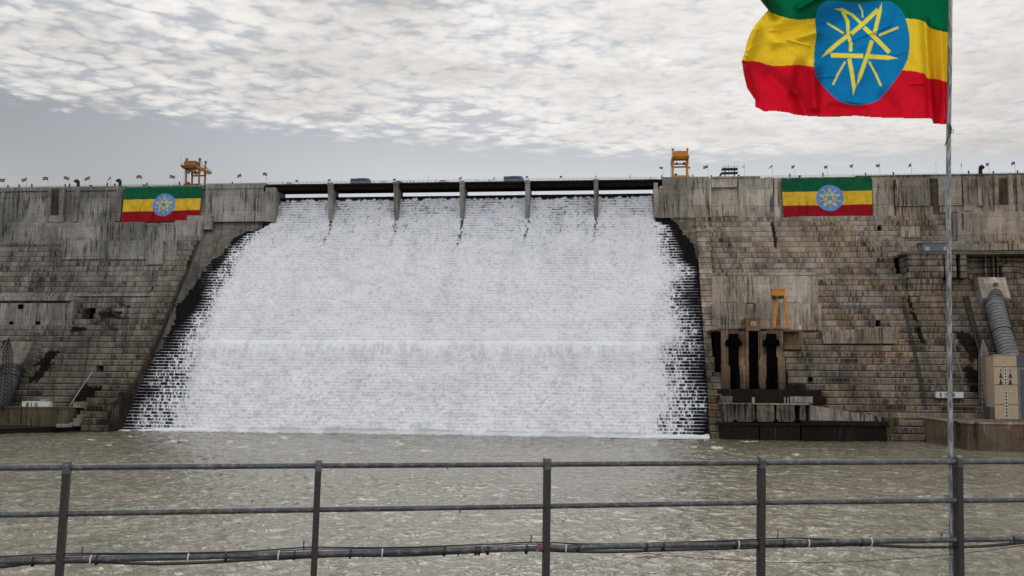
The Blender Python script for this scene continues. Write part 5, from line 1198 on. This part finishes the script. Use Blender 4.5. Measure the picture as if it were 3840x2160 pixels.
# standing ground below the fence
gz = F3(1900, 2300)[2]
def ground_mat():
    return concrete('walkway_concrete', (.24, .23, .21), warm=.2, dark=.3, panel=(3, 3))
fa_ = F3(-900, 1750, .16); fb_ = F3(4700, 1750, .16)
mb = MB(); poly_block(mb, [(fa_[0] - 4, -12), (fb_[0] + 4, -12), (fb_[0], fb_[1]), (fa_[0], fa_[1])], gz - .5, gz); tag(mb.build('ground', ground_mat()), None, None, None, 'structure')
mb = MB(); mb.xprism([(-40, -2), (-40, gz - .51), (5.0, gz - .51), (44, -2)], -60, 60); tag(mb.build('river_bank', mat('bank_earth', (.12, .10, .07), .9, noise=.5, nscale=.3)), None, None, None, 'structure')
def galv_old():
    m = bpy.data.materials.new('weathered_galvanised_pipe'); m.use_nodes = True; nt = m.node_tree; b = nt.nodes['Principled BSDF']
    g = nd(nt, 'ShaderNodeNewGeometry')
    v = nd(nt, 'ShaderNodeTexVoronoi', ins={'Vector': g.outputs['Position'], 'Scale': 34.0}); n = nd(nt, 'ShaderNodeTexNoise', ins={'Vector': g.outputs['Position'], 'Scale': 14.0, 'Detail': 6.0, 'Roughness': .7})
    n2 = nd(nt, 'ShaderNodeTexNoise', ins={'Vector': g.outputs['Position'], 'Scale': 1.3, 'Detail': 3.0})
    f = mth(nt, 'MULTIPLY', sstep(nt, n.outputs[0], .45, .62), sstep(nt, v.outputs['Distance'], .25, .6, 1, .4))
    c = mix(nt, f, (.065, .067, .074), (.22, .225, .245)); rs = nd(nt, 'ShaderNodeTexNoise', ins={'Vector': g.outputs['Position'], 'Scale': 5.0, 'Detail': 7.0, 'Roughness': .75}).outputs[0]
    c = mix(nt, sstep(nt, rs, .60, .68, 0, .75), c, (.10, .045, .02)); c = mix(nt, sstep(nt, n2.outputs[0], .4, .7, 0, .5), c, (.10, .115, .155))
    nt.links.new(c, b.inputs['Base Color']); b.inputs['Metallic'].default_value = .35; nt.links.new(sstep(nt, n.outputs[0], .3, .7, .35, .6), b.inputs['Roughness'])
    bp = nd(nt, 'ShaderNodeBump', ins={'Strength': .25, 'Distance': .01, 'Height': n.outputs[0]}); nt.links.new(bp.outputs[0], b.inputs['Normal']); return m
M['gpipe'] = galv_old(); M['postm'] = mat('dark_grey_post', (.050, .050, .049), .6, .2, noise=.45, nscale=40, bump=.2)
rl = thing('fence_railing', 'grey three-rail pipe fence across the foreground', 'railing', F3(1920, 2320))
tdir = (F3(3840, 1731) - F3(0, 1754)); tdir.z = 0; tdir.normalize(); ndir = Vector((-tdir.y, tdir.x, 0))
xsr = (-1000, 0, 960, 1920, 2880, 3840, 4700)
for ysr, rad in (((1762, 1754, 1747, 1741.5, 1734.6, 1731, 1728), .0245), ((1948, 1930, 1914, 1899.5, 1883.7, 1874.4, 1866), .0245), ((2129, 2105, 2082, 2058, 2036.5, 2019.6, 2004), .026)):
    mb = MB(); mb.tube([F3(x, y) for x, y in zip(xsr, ysr)], rad, 20); part('rail', mb, M['gpipe'], rl, smooth=True)
for (xt, yt, xb) in ((-775, 1748, -845), (4285, 1716, 4300), (252, 1740, 222), (1194.5, 1733, 1176), (2052, 1727, 2047), (2855, 1722.5, 2853), (3592, 1719.5, 3598)):
    T = F3(xt, yt); Bm = F3(xb, 2160); d = (Bm - T); d *= (T.z - gz) / (T.z - Bm.z); B = T + d
    mb = MB(); w2, d2 = .026, .040
    def corner(Pt, i, j): return Pt + tdir * w2 * i + ndir * d2 * j
    Tl = T - Vector((0, 0, .012))
    mb.hexa([corner(B, -1, -1), corner(B, 1, -1), corner(B, 1, 1), corner(B, -1, 1)], [corner(Tl, -1, -1), corner(Tl, 1, -1), corner(Tl, 1, 1), corner(Tl, -1, 1)])
    po = part('post', mb, M['postm'], rl)
    mb = MB(); n = 10; o_ = .0435; arc = [(math.cos(PI * k / n), math.sin(PI * k / n)) for k in range(n + 1)]
    vs = []
    for sgn in (-1, 1):
        vs += [T + tdir * .028 * sgn + ndir * o_ * a - Vector((0, 0, .075)) for a in (1,)]
        vs += [T + tdir * .028 * sgn + ndir * o_ * a + Vector((0, 0, (o_ - .004) * s__ - .012)) for a, s__ in arc]
        vs += [T + tdir * .028 * sgn - ndir * o_ - Vector((0, 0, .075))]
    m_ = n + 3; mb._add(vs, [(i, i + 1, m_ + i + 1, m_ + i) for i in range(m_ - 1)] + [tuple(range(m_)), tuple(range(m_, 2 * m_))[::-1]]); part('strap', mb, M['gpipe'], po)
for (x, y) in ((Z1(1928, 960), Z1(365, 1620)), (Z1(2052, 960), Z1(805, 1620)), (Z1(2035, 960), Z1(1240, 1620))):
    mb = MB(); p = F3(x, y, -.01); mb.tube([p + Vector((0, 0, .035)), p - Vector((0, 0, .006))], .006, 8); yc = {0: 0}.get(0)
    part('bolt', mb, M['black'], rl)
# hoses / cables tied to the bottom rail
def hose(label, segs, r, dd, name='cable', mt='black', extra=0):
    pts = []
    for ox, L in segs: pts += [(Z1(x, ox), Z1(y, 1620)) for x, y in L]
    out = []
    for i in range(len(pts) - 1):
        for f in np.linspace(0, 1, 4, endpoint=False): out.append((pts[i][0] + (pts[i + 1][0] - pts[i][0]) * f, pts[i][1] + (pts[i + 1][1] - pts[i][1]) * f))
    out.append(pts[-1]); ys_ = np.array([p[1] for p in out]); k = np.ones(5) / 5; ys2 = np.convolve(np.pad(ys_, 2, 'edge'), k, 'valid')
    mb = MB(); mb.tube([F3(p[0], y, dd) for p, y in zip(out, ys2)], r, 10); o = mb.build(name, M[mt], smooth=True); tag(o, label, 'cable')
low = [(0, [(-200, 1368), (0, 1360), (100, 1355), (240, 1330), (400, 1322), (650, 1315), (900, 1308), (1200, 1318), (1500, 1332), (1800, 1328), (2200, 1310), (2500, 1290)]),
       (960, [(60, 1283), (250, 1278), (500, 1263), (900, 1246), (1200, 1247), (1500, 1248), (1900, 1225), (2200, 1210), (2500, 1195)]),
       (1920, [(60, 1192), (300, 1192), (600, 1206), (1000, 1212), (1400, 1197), (1900, 1182), (2400, 1168)]),
       (2880, [(0, 1152), (400, 1155), (900, 1133), (1200, 1152), (1500, 1165), (1800, 1163), (2100, 1160), (2400, 1135), (2700, 1100)])]
hose('thick black hose slung under the bottom rail', low, .0095, .012)
hose('second black hose running beside the thick one under the bottom rail', [(ox, [(x, y - 12) for x, y in L]) for ox, L in low], .007, .03)
up = [(0, [(-200, 1262), (0, 1255), (200, 1245), (560, 1226), (1000, 1220), (1600, 1222), (2200, 1210), (2500, 1198)]), (960, [(60, 1195), (300, 1172), (560, 1157), (1000, 1165), (1500, 1162), (2000, 1142), (2500, 1122)]),
      (1920, [(60, 1114), (180, 1106), (400, 1110), (700, 1128), (1200, 1125), (1900, 1100), (2460, 1080)]), (2880, [(100, 1068), (300, 1065), (520, 1075), (900, 1085)])]
hose('thin black cable running on top of the bottom rail', up, .0065, .0)
hose('second thin black cable looping above the bottom rail', [(ox, [(x, y + 14 + 8 * math.sin(x / 300)) for x, y in L]) for ox, L in up], .005, .03)
thin = [(1920, [(1320, 1215), (1600, 1250), (2000, 1275), (2450, 1303)]), (2880, [(0, 1310), (400, 1316), (900, 1305), (1400, 1272), (1800, 1235), (2100, 1208), (2400, 1168), (2700, 1120)])]
hose('thin slack wire sagging below the bottom rail at the right', thin, .0028, .05, name='wire', mt='steel')
ybot = lambda px: float(np.interp(px, (0, 960, 1920, 2880, 3840), (2105, 2082, 2058, 2036.5, 2019.6)))
M['tiew'] = mat('white_cable_tie', (.55, .55, .54), .5, noise=.1)
ties = [('w', 915, 0), ('w', 1895, 0), ('w', 225, 960), ('w', 1267, 960), ('w', 535, 1920), ('w', 2272, 1920), ('w', 400, 2880), ('w', 1030, 2880),
        ('b', 335, 0), ('b', 975, 0), ('b', 2275, 0), ('b', 385, 960), ('b', 950, 960), ('b', 1895, 960), ('b', 2213, 960), ('b', 2245, 960), ('b', 2332, 960), ('b', 145, 1920), ('b', 665, 1920), ('b', 1350, 1920), ('b', 1520, 1920), ('b', 2245, 1920), ('b', 155, 2880), ('b', 935, 2880), ('b', 2460, 2880)]
ties.sort(key=lambda t_: Z1(t_[1], t_[2])); tcount = {'w': 0, 'b': 0}
for kind_, x, ox in ties:
    X_ = Z1(x, ox); c = F3(X_, ybot(X_)); mb = MB(); w = .006 if kind_ == 'w' else .0085; k = []
    n = 18; rx, rz = .036, .040
    vs = []
    for sgn in (-1, 1):
        for a in range(n):
            t_ = 2 * PI * a / n; vs.append(c + tdir * (w * sgn + .004 * math.sin(t_)) + ndir * rx * math.cos(t_) + Vector((0, 0, rz * math.sin(t_) - .008)))
    for sgn in (-1, 1):
        for a in range(n):
            t_ = 2 * PI * a / n; vs.append(c + tdir * (w * sgn + .004 * math.sin(t_)) + ndir * (rx - .004) * math.cos(t_) + Vector((0, 0, (rz - .004) * math.sin(t_) - .008)))
    mb._add(vs, [(a, (a + 1) % n, n + (a + 1) % n, n + a) for a in range(n)] + [(2 * n + a, 3 * n + a, 3 * n + (a + 1) % n, 2 * n + (a + 1) % n) for a in range(n)] + [(a, 2 * n + a, 2 * n + (a + 1) % n, (a + 1) % n) for a in range(n)] + [(n + a, n + (a + 1) % n, 3 * n + (a + 1) % n, 3 * n + a) for a in range(n)])
    wt_ = 'white' if kind_ == 'w' else 'black'
    o = mb.build('cable_tie', M['tiew'] if kind_ == 'w' else M['black']); tag(o, f'{wt_} cable tie on the bottom rail, {ords[tcount[kind_]]} {wt_} one from the left', 'cable tie', f'{wt_} ties round the bottom rail'); tcount[kind_] += 1
tails = [(835, 1150, 820, 1215, 0, 'sticking up right of the leftmost post'), (482, 1090, 480, 1190, 960, 'sticking up left of the second post'), (196, 1035, 190, 1105, 1920, 'sticking up left of the middle post'), (100, 985, 97, 1080, 2880, 'sticking up right of the fourth post'), (1750, 1008, 1742, 1055, 2880, 'sticking up just left of the flagpole')]
for x0, y0, x1, y1, ox, lab in tails:
    mb = MB(); mb.bar(F3(Z1(x0, ox), Z1(y0, 1620)), F3(Z1(x1, ox), Z1(y1, 1620)), .009, .004); tag(mb.build('tie_tail', M['black']), 'loose black tie end ' + lab, 'cable tie')
# pink rag by the middle post
p = lambda x, y: F3(Z1(x, 1920), Z1(y, 1620), -.035)
n1, n2 = 8, 12; U, Vv = np.meshgrid(np.linspace(0, 1, n1), np.linspace(0, 1, n2)); Pr = np.zeros(U.shape + (3,))
for i in range(n2):
    for j in range(n1):
        v_ = Vv[i, j]; cx = 262 + 10 * math.sin(v_ * 4) - 6 * v_; wd_ = 22 + 34 * v_ * (1 - .4 * v_)
        Pr[i, j] = p(cx + (U[i, j] - .5) * wd_, 1118 + v_ * 84) + ndir * (-.008 * math.sin(U[i, j] * 7 + v_ * 4))
rag = grid_mesh('rag', Pr, n1, n2, mat('faded_pink_cloth', (.36, .12, .14), .8, noise=.45, nscale=30)); tag(rag, 'faded pink rag knotted on the bottom rail beside the middle post', 'rag')

# --- flagpole and the waving flag
pole_d = fdepth(3566) + .085
def G(px, py, dd=0.0): return Vector(atD(px, py, pole_d + dd))
fp = thing('flagpole', 'tall thin grey metal flagpole tied to the rightmost fence post', 'flagpole', (G(3568, 1800)[0], G(3568, 1800)[1], gz))
def polemat():
    m = bpy.data.materials.new('streaked_pole'); m.use_nodes = True; nt = m.node_tree; b = nt.nodes['Principled BSDF']; g = nd(nt, 'ShaderNodeNewGeometry')
    mp = nd(nt, 'ShaderNodeMapping', ins={0: g.outputs['Position']}); mp.inputs['Scale'].default_value = (90, 90, 5)
    n = nd(nt, 'ShaderNodeTexNoise', ins={'Vector': mp.outputs[0], 'Scale': 1.0, 'Detail': 4.0, 'Roughness': .6})
    nt.links.new(mix(nt, sstep(nt, n.outputs[0], .38, .62), (.10, .11, .13), (.42, .44, .47)), b.inputs['Base Color']); b.inputs['Roughness'].default_value = .5; b.inputs['Metallic'].default_value = .3; return m
M['pole'] = polemat()
pp = [(3564, -420), (3563.5, -60), (3562.5, 200), (3557.5, 480), (3557, 800), (3560, 1200), (3563.5, 1600), (3566, 1750), (3569, 2160)]
pw_ = [G(x, y) for x, y in pp]; pw_.append(Vector((pw_[-1].x, pw_[-1].y, gz))); mb = MB(); mb.tube(pw_, [.018, .019, .020, .0215, .0225, .023, .0235, .024, .024, .024], 16); part('pole', mb, M['pole'], fp, smooth=True)
mb = MB(); e = pw_[0]; mb.tube([e, e + Vector((0, 0, .02)), e + Vector((0, 0, .05))], [.026, .03, .008], 12); part('finial', mb, M['pole'], fp)
for y in (1862, 2100):
    c = G(3567, y, .05); mb = MB(); n = 16
    mb.tube([c + Vector(tdir) * (.060 * math.cos(2 * PI * k / n) + .012) + ndir * .075 * math.sin(2 * PI * k / n) for k in range(n + 1)], .003, 6); part('wire_tie', mb, M['black'], fp)
ring_c = G(3570, 492, -.04); mb = MB(); n = 14; mb.tube([ring_c + Vector(CR) * .016 * math.cos(2 * PI * k / n) + Vector(CU) * .016 * math.sin(2 * PI * k / n) for k in range(n + 1)], .0035, 6)
part('ring', mb, M['black'], fp)
# flag cloth laid out in 3D from the hoist; folds give the depth
Zf = lambda pts: [(2700 + x / 2.6833, y / 2.6833) for x, y in pts]
outline = [(3573, -130), (3574, 0), (3569, 60), (3560, 110), (3557, 150), (3556, 250), (3556, 310), (3559, 400), (3564, 468)] + \
          Zf([(2240, 1253), (2145, 1245), (2128, 1197), (1950, 1193), (1750, 1190), (1550, 1184), (1370, 1168), (1200, 1176), (1030, 1178), (850, 1168), (740, 1155), (690, 1138), (640, 1130), (540, 1118), (440, 1125), (400, 1100), (350, 1078), (352, 1010), (310, 950), (270, 890), (252, 820), (236, 740), (222, 660), (216, 610), (235, 560), (252, 500), (268, 420), (300, 340), (350, 250), (400, 190), (440, 145), (480, 100), (440, 50), (400, 0), (370, -60), (420, -200), (700, -330), (1200, -400), (1800, -380)])
gy = Zf([(-100, -60), (400, 40), (470, 95), (525, 130), (600, 160), (700, 187), (800, 200), (950, 186), (1100, 170), (1500, 165), (1865, 185), (2000, 196), (2060, 218), (2090, 262), (2150, 295), (2285, 325), (2400, 330)])
yr = Zf([(100, 600), (222, 610), (400, 622), (470, 648), (550, 665), (660, 660), (780, 650), (940, 672), (1400, 690), (1830, 705), (1960, 716), (2060, 740), (2085, 788), (2180, 795), (2285, 825), (2400, 830)])
disc = Zf([(1080, 8), (1010, 45), (978, 100), (958, 180), (962, 280), (970, 370), (955, 450), (946, 560), (944, 660), (958, 750), (1020, 850), (1090, 925), (1170, 1000), (1260, 1043), (1370, 1060), (1500, 1046), (1600, 1005), (1690, 905), (1770, 800), (1845, 690), (1890, 590), (1910, 460), (1905, 350), (1885, 240), (1850, 140), (1800, 65), (1720, 15), (1550, 8), (1450, 22), (1300, 25), (1150, 5)])
arms = [([(1018, 580), (1180, 440), (1280, 362)], 42), ([(1320, 340), (1450, 230), (1590, 95)], 42), ([(1628, 25), (1590, 190), (1556, 335)], 40), ([(1450, 275), (1540, 360), (1610, 430), (1705, 528)], 44),
        ([(1150, 92), (1230, 97), (1330, 150), (1420, 235)], 30), ([(1235, 112), (1285, 220), (1290, 350), (1315, 440), (1315, 518)], 34), ([(1115, 556), (1440, 563)], 46), ([(1466, 566), (1795, 586)], 46),
        ([(1300, 590), (1325, 720), (1348, 870), (1340, 962)], 40), ([(1530, 408), (1490, 535), (1376, 862)], 40),
        ([(1075, 230), (1245, 335)], 22), ([(1400, 48), (1430, 110), (1437, 175)], 18), ([(1600, 355), (1795, 275)], 24), ([(1260, 620), (1190, 740), (1135, 855)], 20), ([(1500, 620), (1570, 750), (1620, 865)], 22)]
gx = np.arange(2772, 3580, 2.0); gyy = np.arange(-156, 474, 2.0); PX, PY = np.meshgrid(gx, gyy)
ins = inpoly(PX, PY, outline)
AW = .98
C = np.zeros(PX.shape + (3,)); FG, FY, FR_, FB, FS = (.002, .15, .062), (.92, .66, .035), (.70, .010, .032), (.007, .23, .55), (.95, .85, .08)
GYl = np.interp(PX, [p[0] for p in gy], [p[1] for p in gy]); YRl = np.interp(PX, [p[0] for p in yr], [p[1] for p in yr])
def stroke(pts, w, tip0=False, tip1=False):
    P_ = Zf(pts); L = [math.dist(a, b) for a, b in zip(P_, P_[1:])]; tot = sum(L); best = np.full(PX.shape, 1e9); acc = 0
    for i, ((x0, y0), (x1, y1)) in enumerate(zip(P_, P_[1:])):
        vx, vy = (x1 - x0) / L[i], (y1 - y0) / L[i]; al = (PX - x0) * vx + (PY - y0) * vy; ac = np.abs((PX - x0) * vy - (PY - y0) * vx)
        lo = 0 if i == 0 else -w / 5.4; hi = L[i] + (0 if i == len(L) - 1 else w / 5.4); sl = acc + al; hw = np.full(PX.shape, w * AW / 2 / 2.6833)
        if tip0: hw = hw * np.clip(sl / (w * .9), 0, 1)
        if tip1: hw = hw * np.clip((tot - sl) / (w * .9), 0, 1)
        best = np.minimum(best, np.maximum.reduce([ac - hw, lo - al, al - hi])); acc += L[i]
    return best
C[:] = FY; C[PY < GYl] = FG; C[PY > YRl] = FR_
dm = inpoly(PX, PY, disc); C[dm] = FB
tips = {1: (0, 0), 2: (1, 0), 4: (1, 0), 7: (0, 1), 8: (0, 1), 0: (1, 0), 9: (0, 1)}
for k_, (pts, w) in enumerate(arms):
    t0_, t1_ = tips.get(k_, (0, 0)); d = stroke(pts, w, t0_, t1_); mk = np.clip(-d / 1.4 + .5, 0, 1)[..., None]; C = C * (1 - mk) + np.array(FS) * mk
hem = (seg_d(PX, PY, outline[8:40]) < 2.6); C[hem & (PY > YRl)] = (.30, .004, .01)
# folds (metres towards/away from the viewer)
def ridge(a, b, w, amp):          # soft fold along a line in flag space
    d = seg_d(PX, PY, Zf([a, b]))
    return amp * np.exp(-(d * 2.6833 / w) ** 2)
D = .030 * np.sin((PX - 2780) / 118.0 + PY / 260.0) + .012 * np.sin(PX / 37.0 + PY / 90.0)
D += ridge((2060, 200), (2130, 1190), 38, .055) - ridge((2140, 330), (2180, 1230), 40, .05) + ridge((2230, 300), (2270, 1200), 26, .03)
D += ridge((820, 680), (760, 940), 60, -.035) + ridge((760, 940), (860, 1130), 55, -.045) + ridge((930, 700), (950, 1080), 60, .05)
D += ridge((640, 330), (1500, 60), 80, -.05) + ridge((560, 420), (960, 310), 55, .03) + ridge((500, 760), (640, 900), 70, -.03)
D += ridge((1120, 1090), (1450, 1110), 50, -.03) + ridge((1650, 1000), (1760, 1130), 70, -.03) + ridge((800, 80), (1000, -30), 40, .05)
D += ridge((480, 0), (560, 160), 45, -.09) + ridge((250, 600), (350, 300), 60, .05) + ridge((240, 700), (340, 1020), 40, -.05)
D += .007 * (fbm(PX / 52, PY / 70, 3, 3) - .5) * 2 + .0010 * (fbm(PX / 14, PY / 20, 2, 5) - .5) * 2
for (a, b, w, am) in [((500, 310), (1100, 240), 8, .006), ((560, 370), (900, 460), 8, .006), ((260, 560), (420, 650), 9, .006), ((960, 780), (1160, 770), 8, .006), ((1280, 430), (1700, 260), 10, .006), ((1880, 520), (1760, 560), 9, .005), ((1900, 850), (2060, 840), 9, .006), ((350, 460), (260, 520), 9, .005), ((1300, 1020), (1400, 1040), 9, .006)]:
    D += ridge(a, b, w, am)
fade = np.clip((3566 - PX) / 40, 0, 1); D *= fade * 3.2
D += .16 * np.clip((PY - 350) / 100, 0, 1.4) ** 2 * fade
curl = -.25 * ((3566 - PX) / 790) ** 2 + .10 * (3566 - PX) / 790
dep = pole_d + D + curl
d3 = CF + CR * ((PX - 1920) / FPX)[..., None] - CU * ((PY - 1080) / FPX)[..., None]
Pf = CC + d3 * dep[..., None]
kp = ins[:-1, :-1] & ins[1:, 1:] & ins[:-1, 1:] & ins[1:, :-1]
flag = grid_mesh('waving_flag', Pf, len(gx), len(gyy), M['flagcloth'], keep=kp, attrs={'dye': C})
tag(flag, 'large green, yellow and red flag with star in blue disc, waving from the tall pole', 'flag')
# green cord from the lower hoist corner
mb = MB(); cord = [G(3562, 466, -.02), G(3566, 480, -.03), G(3565, 496, -.035), G(3558, 508, -.035), G(3550, 528, -.03), G(3543, 549, -.02)]
mb.tube(cord, [.006, .010, .008, .005, .005, .004], 8); tag(mb.build('cord', mat('green_cord', (.01, .09, .05), .8, noise=.3, nscale=40)), 'short green cord knotted at the lower corner of the big flag', 'cord')
for o in list(bpy.data.objects):
    if '_off' in o: del o['_off']
    if o.parent is not None:
        for k in ('category', 'group'):
            if k in o: del o[k]
